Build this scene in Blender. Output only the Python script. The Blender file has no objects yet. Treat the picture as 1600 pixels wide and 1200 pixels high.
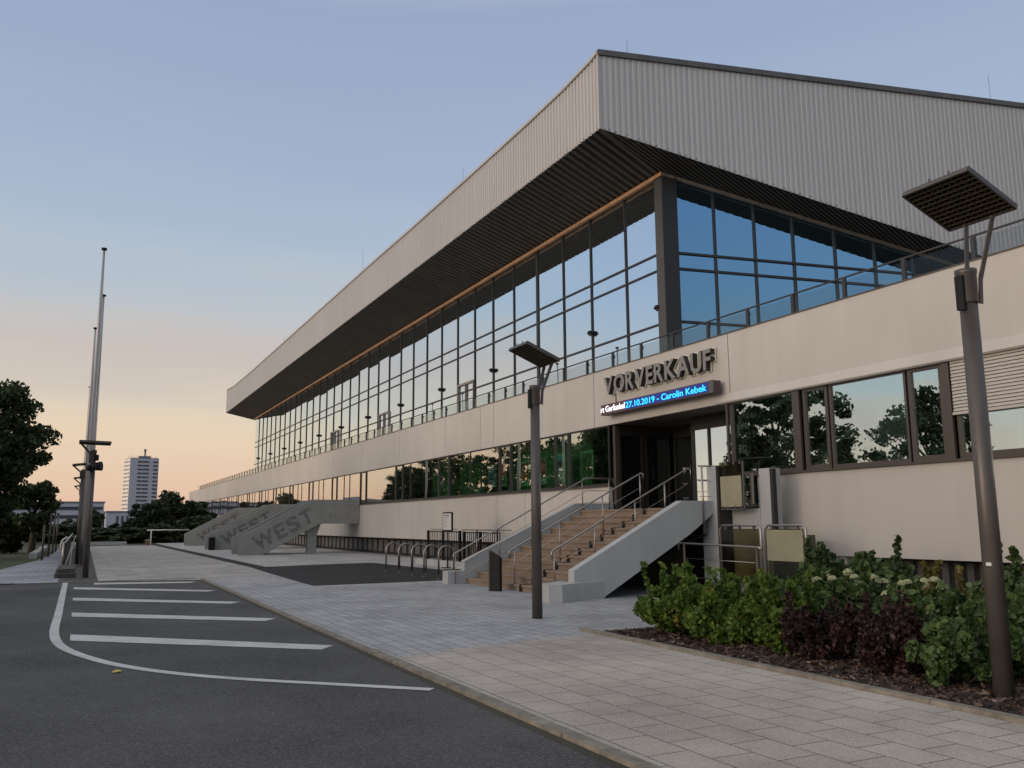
import bpy, bmesh, math, random
import numpy as np
from mathutils import Vector, Matrix
random.seed(7); RNG = np.random.default_rng(11)
S = bpy.context.scene
COL = S.collection
R = math.radians

# ------------------------------------------------------------------ camera
YAW, PITCH, ROLL, F = 0.458444, 0.157519, -0.007583, 1360.5
def cam_axes():
    fw = Vector((math.sin(YAW)*math.cos(PITCH), math.cos(YAW)*math.cos(PITCH), math.sin(PITCH)))
    r = Vector((math.cos(YAW), -math.sin(YAW), 0)); u = r.cross(fw)
    r2 = math.cos(ROLL)*r + math.sin(ROLL)*u
    u2 = -math.sin(ROLL)*r + math.cos(ROLL)*u
    return r2, u2, fw
cr, cu, cf = cam_axes()
cd = bpy.data.cameras.new('camera'); cam = bpy.data.objects.new('camera', cd); COL.objects.link(cam)
cd.sensor_width = 36; cd.lens = F/1600*36; cd.clip_end = 5000; cd.clip_start = .05
m = Matrix.Identity(4)
for i in range(3):
    m[i][0] = cr[i]; m[i][1] = cu[i]; m[i][2] = -cf[i]
m[2][3] = 1.6
cam.matrix_world = m
S.camera = cam

# ------------------------------------------------------------------ world: dusk sky
SUN_AZ = R(-88)      # compass angle from +Y towards +X: the sun sets on the -X side
SUN_EL = R(4)
W = bpy.data.worlds.new('World'); S.world = W; W.use_nodes = True
nt = W.node_tree; N = nt.nodes; L = nt.links
for n in list(N): N.remove(n)
out = N.new('ShaderNodeOutputWorld'); bg = N.new('ShaderNodeBackground')
tc = N.new('ShaderNodeTexCoord'); sep = N.new('ShaderNodeSeparateXYZ')
L.new(tc.outputs['Generated'], sep.inputs[0])
def mth(op, a, b=None, tree=nt, clamp=False):
    n = tree.nodes.new('ShaderNodeMath'); n.operation = op; n.use_clamp = clamp
    for i, v in enumerate((a, b)):
        if v is None: continue
        if isinstance(v, (int, float)): n.inputs[i].default_value = v
        else: tree.links.new(v, n.inputs[i])
    return n.outputs[0]
# thin streaks of cloud bend the elevation the colour is read at
mp = N.new('ShaderNodeMapping'); mp.inputs['Scale'].default_value = (1.1, 1.1, 13)
L.new(tc.outputs['Generated'], mp.inputs[0])
cn = N.new('ShaderNodeTexNoise'); cn.inputs['Scale'].default_value = 1.6; cn.inputs['Detail'].default_value = 5; cn.inputs['Roughness'].default_value = .55
L.new(mp.outputs[0], cn.inputs[0])
nz = mth('MULTIPLY', mth('SUBTRACT', cn.outputs[0], .5), .105)
# the peach band thins out away from the far end of the street
sh = mth('MULTIPLY', mth('MAXIMUM', mth('SUBTRACT', mth('MULTIPLY', sep.outputs[0], -1.0), .42), 0.0), .30)
zz = mth('ADD', mth('ADD', sep.outputs[2], nz), sh)
ramp = N.new('ShaderNodeValToRGB'); L.new(zz, ramp.inputs[0])
cr_ = ramp.color_ramp
stops = [(0, (0.601,0.395,0.318)), (0.03, (0.635,0.429,0.326)), (0.09, (0.652,0.511,0.378)), (0.125, (0.592,0.506,0.403)), (0.16, (0.515,0.446,0.399)), (0.19, (0.481,0.421,0.399)), (0.22, (0.455,0.438,0.438)), (0.25, (0.395,0.438,0.489)), (0.3, (0.339,0.408,0.511)), (0.38, (0.305,0.369,0.498)), (0.52, (0.258,0.322,0.464)), (0.68, (0.472,0.481,0.515)), (1.0, (0.584,0.584,0.601))]
cr_.elements[0].position = stops[0][0]; cr_.elements[0].color = (*stops[0][1], 1)
cr_.elements[1].position = stops[-1][0]; cr_.elements[1].color = (*stops[-1][1], 1)
for p, c in stops[1:-1]:
    e = cr_.elements.new(p); e.color = (*c, 1)
# the afterglow: brighter and warmer towards the sunset
GLOW_AZ = SUN_AZ - R(20)
gd = (math.sin(GLOW_AZ), math.cos(GLOW_AZ), .12)
dot = mth('ADD', mth('ADD', mth('MULTIPLY', sep.outputs[0], gd[0]), mth('MULTIPLY', sep.outputs[1], gd[1])), mth('MULTIPLY', sep.outputs[2], gd[2]))
glow = mth('POWER', mth('MAXIMUM', dot, 0.0), 7.0)
gm = N.new('ShaderNodeMix'); gm.data_type = 'RGBA'; gm.blend_type = 'ADD'; gm.clamp_factor = False
gm.inputs['B'].default_value = (.95, .72, .52, 1)
L.new(mth('MULTIPLY', glow, 1.6, clamp=False), gm.inputs['Factor']); L.new(ramp.outputs[0], gm.inputs['A'])
# darker, bluer on the side away from it
opp = mth('MAXIMUM', mth('ADD', mth('MULTIPLY', sep.outputs[1], -1.0), 0.0), 0.0)
om = N.new('ShaderNodeMix'); om.data_type = 'RGBA'; om.blend_type = 'MULTIPLY'
om.inputs['B'].default_value = (.60, .76, .92, 1)
L.new(mth('MULTIPLY', opp, 1.0, clamp=True), om.inputs['Factor']); L.new(gm.outputs['Result'], om.inputs['A'])
sky = N.new('ShaderNodeTexSky'); sky.sky_type = 'NISHITA'; sky.sun_disc = False
sky.sun_elevation = SUN_EL; sky.sun_rotation = SUN_AZ
sk = N.new('ShaderNodeMix'); sk.data_type = 'RGBA'; sk.blend_type = 'ADD'; sk.inputs['Factor'].default_value = .02
L.new(om.outputs['Result'], sk.inputs['A']); L.new(sky.outputs[0], sk.inputs['B'])
L.new(sk.outputs['Result'], bg.inputs[0]); bg.inputs[1].default_value = 1.0
L.new(bg.outputs[0], out.inputs[0])

sd = bpy.data.lights.new('sun', 'SUN'); sd.energy = .9; sd.angle = R(24); sd.color = (1, .80, .62)
sun = bpy.data.objects.new('sun', sd); COL.objects.link(sun)
dv = Vector((math.sin(SUN_AZ)*math.cos(R(9)), math.cos(SUN_AZ)*math.cos(R(9)), math.sin(R(9))))
sun.rotation_euler = dv.to_track_quat('Z', 'Y').to_euler()
S.view_settings.view_transform = 'Standard'; S.view_settings.look = 'None'
S.view_settings.exposure = 0.22; S.view_settings.gamma = 1.0
S.render.engine = 'CYCLES'
S.cycles.max_bounces = 6; S.cycles.transparent_max_bounces = 8; S.cycles.glossy_bounces = 4

# ------------------------------------------------------------------ materials
def mat(name, col, rough=.6, metal=0., noise=0., nscale=5., detail=4., bump=0., spec=.5, coord='Object', col2=None):
    M = bpy.data.materials.new(name); M.use_nodes = True
    t = M.node_tree; b = t.nodes['Principled BSDF']
    b.inputs['Roughness'].default_value = rough; b.inputs['Metallic'].default_value = metal
    b.inputs['Specular IOR Level'].default_value = spec
    b.inputs['Base Color'].default_value = (*col, 1)
    if noise or bump or col2:
        co = t.nodes.new('ShaderNodeTexCoord')
        n = t.nodes.new('ShaderNodeTexNoise'); n.inputs['Scale'].default_value = nscale; n.inputs['Detail'].default_value = detail
        n.inputs['Roughness'].default_value = .6
        t.links.new(co.outputs[coord], n.inputs[0])
        if noise or col2:
            rp = t.nodes.new('ShaderNodeValToRGB'); t.links.new(n.outputs[0], rp.inputs[0])
            rp.color_ramp.elements[0].position = .3; rp.color_ramp.elements[1].position = .7
            a = tuple(c*(1-noise) for c in col); c2 = col2 or tuple(min(1, c*(1+noise)) for c in col)
            rp.color_ramp.elements[0].color = (*a, 1); rp.color_ramp.elements[1].color = (*c2, 1)
            t.links.new(rp.outputs[0], b.inputs['Base Color'])
        if bump:
            bp = t.nodes.new('ShaderNodeBump'); bp.inputs['Strength'].default_value = bump; bp.inputs['Distance'].default_value = .02
            t.links.new(n.outputs[0], bp.inputs['Height']); t.links.new(bp.outputs[0], b.inputs['Normal'])
    return M

def weathered(name, col, col2, rough=.6, streak=.25, vscale=(3,3,.35), big=.5, bump=0.):
    """base colour with large soft patches and fine vertical streaks"""
    M = bpy.data.materials.new(name); M.use_nodes = True
    t = M.node_tree; b = t.nodes['Principled BSDF']; b.inputs['Roughness'].default_value = rough
    co = t.nodes.new('ShaderNodeTexCoord')
    mp = t.nodes.new('ShaderNodeMapping'); mp.inputs['Scale'].default_value = vscale; t.links.new(co.outputs['Object'], mp.inputs[0])
    n1 = t.nodes.new('ShaderNodeTexNoise'); n1.inputs['Scale'].default_value = 1.5; n1.inputs['Detail'].default_value = 6; t.links.new(mp.outputs[0], n1.inputs[0])
    n2 = t.nodes.new('ShaderNodeTexNoise'); n2.inputs['Scale'].default_value = big; n2.inputs['Detail'].default_value = 3; t.links.new(co.outputs['Object'], n2.inputs[0])
    f = mth('ADD', mth('MULTIPLY', n1.outputs[0], streak, t), mth('MULTIPLY', n2.outputs[0], 1-streak, t), t)
    rp = t.nodes.new('ShaderNodeValToRGB'); t.links.new(f, rp.inputs[0])
    rp.color_ramp.elements[0].position = .35; rp.color_ramp.elements[1].position = .65
    rp.color_ramp.elements[0].color = (*col, 1); rp.color_ramp.elements[1].color = (*col2, 1)
    oi = t.nodes.new('ShaderNodeObjectInfo'); vs_ = t.nodes.new('ShaderNodeVectorMath'); vs_.operation = 'SCALE'
    t.links.new(rp.outputs[0], vs_.inputs[0]); t.links.new(mth('ADD', mth('MULTIPLY', oi.outputs['Random'], .07, t), .965, t), vs_.inputs['Scale'])
    t.links.new(vs_.outputs[0], b.inputs['Base Color'])
    if bump:
        n3 = t.nodes.new('ShaderNodeTexNoise'); n3.inputs['Scale'].default_value = 25; n3.inputs['Detail'].default_value = 5; t.links.new(co.outputs['Object'], n3.inputs[0])
        bp = t.nodes.new('ShaderNodeBump'); bp.inputs['Strength'].default_value = bump; bp.inputs['Distance'].default_value = .01
        t.links.new(n3.outputs[0], bp.inputs['Height']); t.links.new(bp.outputs[0], b.inputs['Normal'])
    return M

def paver(name, c1, c2, joint, bw, rh, speck=.5, offset=.5, jw=.006):
    M = bpy.data.materials.new(name); M.use_nodes = True
    t = M.node_tree; b = t.nodes['Principled BSDF']; b.inputs['Roughness'].default_value = .8; b.inputs['Specular IOR Level'].default_value = .3
    g = t.nodes.new('ShaderNodeNewGeometry'); sp = t.nodes.new('ShaderNodeSeparateXYZ'); cb = t.nodes.new('ShaderNodeCombineXYZ')
    t.links.new(g.outputs['Position'], sp.inputs[0]); t.links.new(sp.outputs[1], cb.inputs[0]); t.links.new(sp.outputs[0], cb.inputs[1])
    wv = t.nodes.new('ShaderNodeTexNoise'); wv.inputs['Scale'].default_value = 1.3; wv.inputs['Detail'].default_value = 2
    t.links.new(g.outputs['Position'], wv.inputs[0])
    va = t.nodes.new('ShaderNodeVectorMath'); va.operation = 'SCALE'; va.inputs['Scale'].default_value = .015; t.links.new(wv.outputs['Color'], va.inputs[0])
    vb = t.nodes.new('ShaderNodeVectorMath'); vb.operation = 'ADD'; t.links.new(cb.outputs[0], vb.inputs[0]); t.links.new(va.outputs[0], vb.inputs[1])
    br = t.nodes.new('ShaderNodeTexBrick'); t.links.new(vb.outputs[0], br.inputs['Vector'])
    br.offset = offset; br.inputs['Scale'].default_value = 1; br.inputs['Brick Width'].default_value = bw; br.inputs['Row Height'].default_value = rh
    br.inputs['Mortar Size'].default_value = jw; br.inputs['Mortar Smooth'].default_value = .3; br.inputs['Bias'].default_value = 0
    br.inputs['Color1'].default_value = (*c1, 1); br.inputs['Color2'].default_value = (*c2, 1); br.inputs['Mortar'].default_value = (*joint, 1)
    n1 = t.nodes.new('ShaderNodeTexNoise'); n1.inputs['Scale'].default_value = 90; n1.inputs['Detail'].default_value = 3; t.links.new(g.outputs['Position'], n1.inputs[0])
    n2 = t.nodes.new('ShaderNodeTexNoise'); n2.inputs['Scale'].default_value = .55; n2.inputs['Detail'].default_value = 6; n2.inputs['Roughness'].default_value = .65; t.links.new(g.outputs['Position'], n2.inputs[0])
    f = mth('ADD', mth('MULTIPLY', mth('SUBTRACT', n1.outputs[0], .5, t), speck*3, t), mth('MULTIPLY', mth('SUBTRACT', n2.outputs[0], .5, t), 1.25, t), t)
    f = mth('ADD', f, 1.0, t)
    mx = t.nodes.new('ShaderNodeVectorMath'); mx.operation = 'SCALE'; t.links.new(br.outputs['Color'], mx.inputs[0]); t.links.new(f, mx.inputs['Scale'])
    t.links.new(mx.outputs[0], b.inputs['Base Color'])
    bp = t.nodes.new('ShaderNodeBump'); bp.inputs['Strength'].default_value = .5; bp.inputs['Distance'].default_value = .01
    hh = mth('ADD', mth('MULTIPLY', br.outputs['Fac'], -1.0, t), mth('MULTIPLY', n1.outputs[0], .3, t), t)
    t.links.new(hh, bp.inputs['Height']); t.links.new(bp.outputs[0], b.inputs['Normal'])
    return M

def asphalt(name, a, bcol, sc=160):
    M = bpy.data.materials.new(name); M.use_nodes = True
    t = M.node_tree; b = t.nodes['Principled BSDF']; b.inputs['Roughness'].default_value = .85; b.inputs['Specular IOR Level'].default_value = .25
    g = t.nodes.new('ShaderNodeNewGeometry')
    v = t.nodes.new('ShaderNodeTexVoronoi'); v.inputs['Scale'].default_value = sc*.8; t.links.new(g.outputs['Position'], v.inputs['Vector'])
    n1 = t.nodes.new('ShaderNodeTexNoise'); n1.inputs['Scale'].default_value = sc; n1.inputs['Detail'].default_value = 3; t.links.new(g.outputs['Position'], n1.inputs[0])
    n2 = t.nodes.new('ShaderNodeTexNoise'); n2.inputs['Scale'].default_value = .35; n2.inputs['Detail'].default_value = 7; n2.inputs['Roughness'].default_value = .65; t.links.new(g.outputs['Position'], n2.inputs[0])
    # pale and warm stone chips
    vc = t.nodes.new('ShaderNodeRGBToBW'); t.links.new(v.outputs['Color'], vc.inputs[0])
    chip = mth('MULTIPLY', mth('POWER', vc.outputs[0], 7.0, t), 3.0, t)
    f = mth('ADD', mth('MULTIPLY', n1.outputs[0], .9, t), mth('MULTIPLY', n2.outputs[0], 1.3, t), t)
    f = mth('ADD', mth('SUBTRACT', f, .62, t), chip, t)
    rp = t.nodes.new('ShaderNodeValToRGB'); t.links.new(f, rp.inputs[0])
    rp.color_ramp.elements[0].position = .1; rp.color_ramp.elements[0].color = (*a, 1)
    rp.color_ramp.elements[1].position = 1.3 if False else 1.0; rp.color_ramp.elements[1].color = (*bcol, 1)
    t.links.new(rp.outputs[0], b.inputs['Base Color'])
    bp = t.nodes.new('ShaderNodeBump'); bp.inputs['Strength'].default_value = .6; bp.inputs['Distance'].default_value = .008
    t.links.new(n1.outputs[0], bp.inputs['Height']); t.links.new(bp.outputs[0], b.inputs['Normal'])
    return M

def granite(name, a, bcol):
    M = bpy.data.materials.new(name); M.use_nodes = True
    t = M.node_tree; b = t.nodes['Principled BSDF']; b.inputs['Roughness'].default_value = .7
    g = t.nodes.new('ShaderNodeNewGeometry'); sp = t.nodes.new('ShaderNodeSeparateXYZ'); t.links.new(g.outputs['Position'], sp.inputs[0])
    n1 = t.nodes.new('ShaderNodeTexNoise'); n1.inputs['Scale'].default_value = 70; n1.inputs['Detail'].default_value = 3; t.links.new(g.outputs['Position'], n1.inputs[0])
    n2 = t.nodes.new('ShaderNodeTexNoise'); n2.inputs['Scale'].default_value = 2.2; n2.inputs['Detail'].default_value = 6; t.links.new(g.outputs['Position'], n2.inputs[0])
    # each slab its own tone, joints every 0.46 m shifted from step to step
    row = mth('FLOOR', mth('DIVIDE', sp.outputs[2], .16, t), None, t)
    u = mth('ADD', mth('DIVIDE', sp.outputs[1], .46, t), mth('MULTIPLY', row, .37, t), t)
    wn = t.nodes.new('ShaderNodeTexWhiteNoise'); wn.noise_dimensions = '2D'; cb = t.nodes.new('ShaderNodeCombineXYZ')
    t.links.new(mth('FLOOR', u, None, t), cb.inputs[0]); t.links.new(row, cb.inputs[1]); t.links.new(cb.outputs[0], wn.inputs[0])
    joint = mth('LESS_THAN', mth('FRACT', u, None, t), .022, t)
    f = mth('ADD', mth('ADD', mth('MULTIPLY', n1.outputs[0], .7, t), mth('MULTIPLY', n2.outputs[0], .5, t), t), mth('MULTIPLY', wn.outputs['Value'], .25, t), t)
    f = mth('SUBTRACT', mth('SUBTRACT', f, .25, t), mth('MULTIPLY', joint, .9, t), t)
    rp = t.nodes.new('ShaderNodeValToRGB'); t.links.new(f, rp.inputs[0])
    rp.color_ramp.elements[0].position = .1; rp.color_ramp.elements[0].color = (*a, 1); rp.color_ramp.elements[1].position = .8; rp.color_ramp.elements[1].color = (*bcol, 1)
    t.links.new(rp.outputs[0], b.inputs['Base Color'])
    return M

def worn_paint():
    M = bpy.data.materials.new('road_paint'); M.use_nodes = True
    t = M.node_tree; b = t.nodes['Principled BSDF']; b.inputs['Roughness'].default_value = .75
    g = t.nodes.new('ShaderNodeNewGeometry')
    n1 = t.nodes.new('ShaderNodeTexNoise'); n1.inputs['Scale'].default_value = 60; n1.inputs['Detail'].default_value = 6; n1.inputs['Roughness'].default_value = .7; t.links.new(g.outputs['Position'], n1.inputs[0])
    n2 = t.nodes.new('ShaderNodeTexNoise'); n2.inputs['Scale'].default_value = 1.7; n2.inputs['Detail'].default_value = 5; t.links.new(g.outputs['Position'], n2.inputs[0])
    f = mth('ADD', mth('MULTIPLY', n1.outputs[0], .65, t), mth('MULTIPLY', n2.outputs[0], .6, t), t)
    rp = t.nodes.new('ShaderNodeValToRGB'); t.links.new(f, rp.inputs[0]); e = rp.color_ramp.elements
    e[0].position = .42; e[0].color = (.10,.10,.10,1); e[1].position = .52; e[1].color = (.42,.425,.41,1)
    q = rp.color_ramp.elements.new(.75); q.color = (.56,.565,.55,1)
    t.links.new(rp.outputs[0], b.inputs['Base Color'])
    return M

def leafmat(name, c1, c2, c3=None, nscale=1.6, trans=.25):
    M = bpy.data.materials.new(name); M.use_nodes = True
    t = M.node_tree; b = t.nodes['Principled BSDF']; b.inputs['Roughness'].default_value = .55; b.inputs['Specular IOR Level'].default_value = .35
    g = t.nodes.new('ShaderNodeNewGeometry'); co = t.nodes.new('ShaderNodeTexCoord')
    n = t.nodes.new('ShaderNodeTexNoise'); n.inputs['Scale'].default_value = nscale; n.inputs['Detail'].default_value = 3; t.links.new(co.outputs['Object'], n.inputs[0])
    f = mth('ADD', mth('MULTIPLY', n.outputs[0], .75, t), mth('MULTIPLY', g.outputs['Random Per Island'], .42, t), t)
    rp = t.nodes.new('ShaderNodeValToRGB'); t.links.new(f, rp.inputs[0])
    rp.color_ramp.elements[0].position = .35; rp.color_ramp.elements[0].color = (*c1, 1)
    rp.color_ramp.elements[1].position = .78; rp.color_ramp.elements[1].color = (*c2, 1)
    if c3:
        e = rp.color_ramp.elements.new(.86); e.color = (*c3, 1)
    t.links.new(rp.outputs[0], b.inputs['Base Color'])
    tr = t.nodes.new('ShaderNodeBsdfTranslucent'); t.links.new(rp.outputs[0], tr.inputs[0])
    mx = t.nodes.new('ShaderNodeMixShader'); mx.inputs[0].default_value = trans
    o = t.nodes['Material Output']; t.links.new(b.outputs[0], mx.inputs[1]); t.links.new(tr.outputs[0], mx.inputs[2]); t.links.new(mx.outputs[0], o.inputs[0])
    return M

def glass(name, tint, base, body, see=None, rough=.0, wob=0., expo=1.5):
    """coated glazing: mirror part grows towards grazing; the rest is a dark body or a view through"""
    M = bpy.data.materials.new(name); M.use_nodes = True
    t = M.node_tree; t.nodes.remove(t.nodes['Principled BSDF'])
    o = t.nodes['Material Output']
    gl = t.nodes.new('ShaderNodeBsdfGlossy'); gl.inputs['Color'].default_value = (*tint, 1); gl.inputs['Roughness'].default_value = rough
    if see:
        bd = t.nodes.new('ShaderNodeBsdfTransparent'); bd.inputs[0].default_value = (*see, 1)
    else:
        bd = t.nodes.new('ShaderNodeBsdfDiffuse'); bd.inputs[0].default_value = (*body, 1)
    lw = t.nodes.new('ShaderNodeLayerWeight'); lw.inputs[0].default_value = .5
    f = mth('ADD', mth('MULTIPLY', mth('POWER', lw.outputs['Facing'], expo, t), 1-base, t), base, t)
    if wob:
        g = t.nodes.new('ShaderNodeNewGeometry'); n = t.nodes.new('ShaderNodeTexNoise'); n.inputs['Scale'].default_value = .45; n.inputs['Detail'].default_value = 1
        t.links.new(g.outputs['Position'], n.inputs[0])
        bp = t.nodes.new('ShaderNodeBump'); bp.inputs['Strength'].default_value = wob; bp.inputs['Distance'].default_value = .05
        t.links.new(n.outputs[0], bp.inputs['Height'])
        # every pane sits a hair out of true
        oi = t.nodes.new('ShaderNodeObjectInfo'); wn = t.nodes.new('ShaderNodeTexWhiteNoise'); wn.noise_dimensions = '1D'; t.links.new(oi.outputs['Random'], wn.inputs['W'])
        v1 = t.nodes.new('ShaderNodeVectorMath'); v1.operation = 'SUBTRACT'; v1.inputs[1].default_value = (.5,.5,.5); t.links.new(wn.outputs['Color'], v1.inputs[0])
        v2 = t.nodes.new('ShaderNodeVectorMath'); v2.operation = 'SCALE'; v2.inputs['Scale'].default_value = .018; t.links.new(v1.outputs[0], v2.inputs[0])
        v3 = t.nodes.new('ShaderNodeVectorMath'); v3.operation = 'ADD'; t.links.new(v2.outputs[0], v3.inputs[0]); t.links.new(bp.outputs[0], v3.inputs[1])
        v4 = t.nodes.new('ShaderNodeVectorMath'); v4.operation = 'NORMALIZE'; t.links.new(v3.outputs[0], v4.inputs[0]); t.links.new(v4.outputs[0], gl.inputs['Normal'])
    mx = t.nodes.new('ShaderNodeMixShader'); t.links.new(f, mx.inputs[0]); t.links.new(bd.outputs[0], mx.inputs[1]); t.links.new(gl.outputs[0], mx.inputs[2])
    t.links.new(mx.outputs[0], o.inputs[0])
    return M

def emis(name, col, st):
    M = bpy.data.materials.new(name); M.use_nodes = True
    b = M.node_tree.nodes['Principled BSDF']; b.inputs['Base Color'].default_value = (*[c*.3 for c in col], 1)
    b.inputs['Emission Color'].default_value = (*col, 1); b.inputs['Emission Strength'].default_value = st
    return M

MT = {}
MT['asphalt'] = asphalt('road_asphalt', (.022,.023,.024), (.12,.12,.118), sc=95)
MT['asphalt2'] = asphalt('dark_asphalt', (.012,.012,.013), (.04,.038,.038))
MT['beige'] = paver('beige_paving', (.39,.345,.303), (.42,.374,.33), (.085,.075,.065), .50, .36)
MT['grey'] = paver('grey_paving', (.31,.31,.317), (.385,.385,.392), (.12,.12,.125), .30, .20, speck=.35, jw=.007)
MT['plaza'] = paver('plaza_paving', (.345,.325,.30), (.40,.375,.35), (.14,.13,.12), .9, .6)
MT['pale'] = paver('pale_paving', (.38,.37,.355), (.44,.425,.41), (.2,.195,.19), .9, .6)
MT['path'] = paver('path_paving', (.30,.30,.34), (.36,.36,.40), (.2,.2,.22), .3, .2)
MT['darkpath'] = paver('dark_strip_paving', (.075,.07,.065), (.1,.092,.085), (.03,.03,.03), .3, .2)
MT['kerb'] = mat('kerb_concrete', (.20,.18,.145), .85, noise=.35, nscale=6, bump=.3, coord='Object')
MT['paint'] = worn_paint()
MT['mulch'] = mat('bark_soil', (.03,.018,.014), .95, noise=.6, nscale=30, bump=.8)
MT['chip'] = leafmat('bark_chips', (.028,.014,.010), (.12,.075,.055), (.26,.20,.16), nscale=8, trans=0)
MT['grass'] = mat('grass_green', (.045,.06,.02), .9, noise=.4, nscale=.6, detail=6, bump=.3)
MT['soil'] = mat('far_ground', (.05,.05,.03), .95, noise=.35, nscale=.05, detail=6)
MT['panel'] = weathered('pale_facade_panel', (.475,.44,.398), (.56,.522,.475), .45, streak=.35, vscale=(1.5,1.5,.25), big=.25)
MT['panelback'] = mat('panel_joint_dark', (.03,.028,.026), .8)
MT['clad'] = weathered('ribbed_metal_cladding', (.455,.442,.428), (.515,.50,.485), .5, streak=.6, vscale=(4,4,.1), big=.2)
MT['cladR'] = MT['clad']
MT['cap'] = mat('dark_metal_capping', (.12,.115,.11), .5, metal=.3, noise=.2, nscale=2)
MT['soffit'] = mat('dark_brown_soffit_metal', (.095,.083,.07), .6, noise=.2, nscale=1)
MT['trim'] = mat('warm_glow_trim', (.52,.30,.17), .5, noise=.25, nscale=2)  # orange of the reflected warm glow is put into the colour
MT['trimR'] = mat('grey_brown_trim', (.28,.25,.22), .5, noise=.2, nscale=2)
MT['frame'] = mat('anthracite_frame', (.045,.043,.043), .45, metal=.3)
MT['bronzeL'] = mat('dark_window_frame', (.035,.032,.03), .45, metal=.2)
MT['bronze'] = mat('bronze_window_frame', (.095,.078,.066), .4, metal=.3)
MT['glassUp'] = glass('mirror_glazing', (.80,.91,1.0), .88, (.006,.007,.009), wob=.06)
MT['glassR'] = glass('sky_tinted_mirror_glazing', (.48,.78,1.0), .55, (.006,.009,.014), wob=.05)  # blue of the darker sky it mirrors is put into the tint
MT['glassLow'] = glass('window_glazing', (.98,.97,.94), .22, None, see=(.85,.92,.86), wob=.08, expo=1.6)
MT['glassDoor'] = glass('dark_door_glass', (.8,.85,.85), .05, (.008,.009,.009), wob=.05, expo=3)
MT['glassLowR'] = glass('window_glazing_bright', (.90,1.0,1.0), .48, None, see=(.85,.92,.86), wob=.08, expo=1.4)
MT['glassRail'] = glass('railing_glass', (.8,.85,.85), .02, None, see=(.86,.88,.88), expo=5)
MT['yglass'] = glass('yellowed_glass', (.9,.9,.85), .05, None, see=(.50,.46,.30), rough=.15, expo=3)
MT['milk'] = mat('milky_acrylic', (.31,.285,.185), .5, noise=.12, nscale=2)
MT['green'] = mat('green_interior_wall', (.06,.31,.11), .8, noise=.1)
MT['dark'] = mat('black_interior', (.012,.012,.012), .9)
MT['carpet'] = mat('interior_floor', (.06,.055,.05), .9)
MT['concrete'] = weathered('fair_faced_concrete', (.27,.265,.245), (.34,.335,.31), .8, streak=.4, vscale=(1.2,1.2,1.2), big=.9, bump=.25)
MT['concD'] = mat('rough_grey_lettering', (.185,.18,.167), .9, noise=.42, nscale=7, detail=7, bump=.8)
MT['concEdge'] = mat('pale_concrete_edge', (.42,.41,.39), .8, noise=.15, nscale=4)
MT['stairwall'] = weathered('painted_pale_grey', (.38,.39,.385), (.45,.46,.45), .6, streak=.5, vscale=(2,2,.5), big=.8)
MT['granite'] = granite('brown_granite', (.18,.13,.094), (.285,.212,.154))
MT['steel'] = mat('stainless_steel', (.40,.36,.325), .36, metal=1., noise=.08, nscale=8)
MT['lamp'] = mat('brown_grey_lamp_paint', (.10,.086,.078), .42, metal=.3, noise=.12, nscale=3)
MT['lampgrid'] = mat('lamp_reflector_grid', (.10,.085,.06), .45, metal=.4)
MT['flag'] = mat('grey_aluminium_pole', (.38,.36,.35), .45, metal=.35)
MT['black'] = mat('black_metal', (.012,.012,.013), .6, spec=.25)
MT['white'] = mat('white_board', (.62,.61,.58), .6)
MT['slat'] = mat('grey_basement_panel', (.13,.125,.12), .7, noise=.3, nscale=.8)
MT['blind'] = mat('aluminium_blind_slat', (.50,.46,.41), .45, noise=.05)
MT['letter'] = mat('grey_letter_face', (.22,.215,.205), .5)
MT['letterS'] = mat('black_letter_side', (.02,.019,.018), .6)
MT['letterB'] = mat('cream_letter_back', (.66,.64,.52), .5)
MT['ledbox'] = mat('led_housing', (.10,.06,.065), .6)
MT['bark'] = mat('tree_bark', (.06,.05,.04), .9, noise=.4, nscale=8, bump=.6)
MT['lf_dark'] = leafmat('tree_leaves', (.018,.032,.012), (.06,.085,.028), nscale=.8)
MT['lf_far'] = leafmat('far_tree_leaves', (.022,.036,.016), (.055,.075,.03), nscale=.5)
MT['lf_currant'] = leafmat('currant_leaves', (.04,.085,.013), (.155,.235,.04), (.26,.21,.05), nscale=3.5, trans=.35)
MT['lf_barb'] = leafmat('barberry_leaves', (.015,.008,.008), (.05,.020,.019), (.085,.036,.03), nscale=5)
MT['lf_mound'] = leafmat('viburnum_leaves', (.03,.06,.018), (.11,.17,.05), nscale=4)
MT['lf_deep'] = leafmat('dark_shrub_leaves', (.024,.046,.015), (.085,.135,.04), nscale=4)
MT['lf_olive'] = leafmat('olive_leaves', (.06,.065,.015), (.17,.15,.03), (.30,.14,.04), nscale=4)
MT['flower'] = leafmat('hydrangea_flowers', (.46,.49,.28), (.68,.68,.47), nscale=9, trans=.2)
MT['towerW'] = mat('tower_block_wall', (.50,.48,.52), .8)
MT['towerLit'] = mat('tower_block_lit_side', (.9,.84,.76), .8)  # paler, warmer copy of the tower wall: evening light put into the colour
MT['farwin'] = mat('far_window', (.05,.055,.07), .3)
MT['farwall'] = mat('pale_blue_render', (.44,.45,.50), .8, noise=.06, nscale=.3)
MT['farroof'] = mat('flat_roof_edge', (.14,.15,.19), .8)
MT['brick'] = mat('red_brown_brick', (.22,.11,.08), .9, noise=.2, nscale=9)

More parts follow.
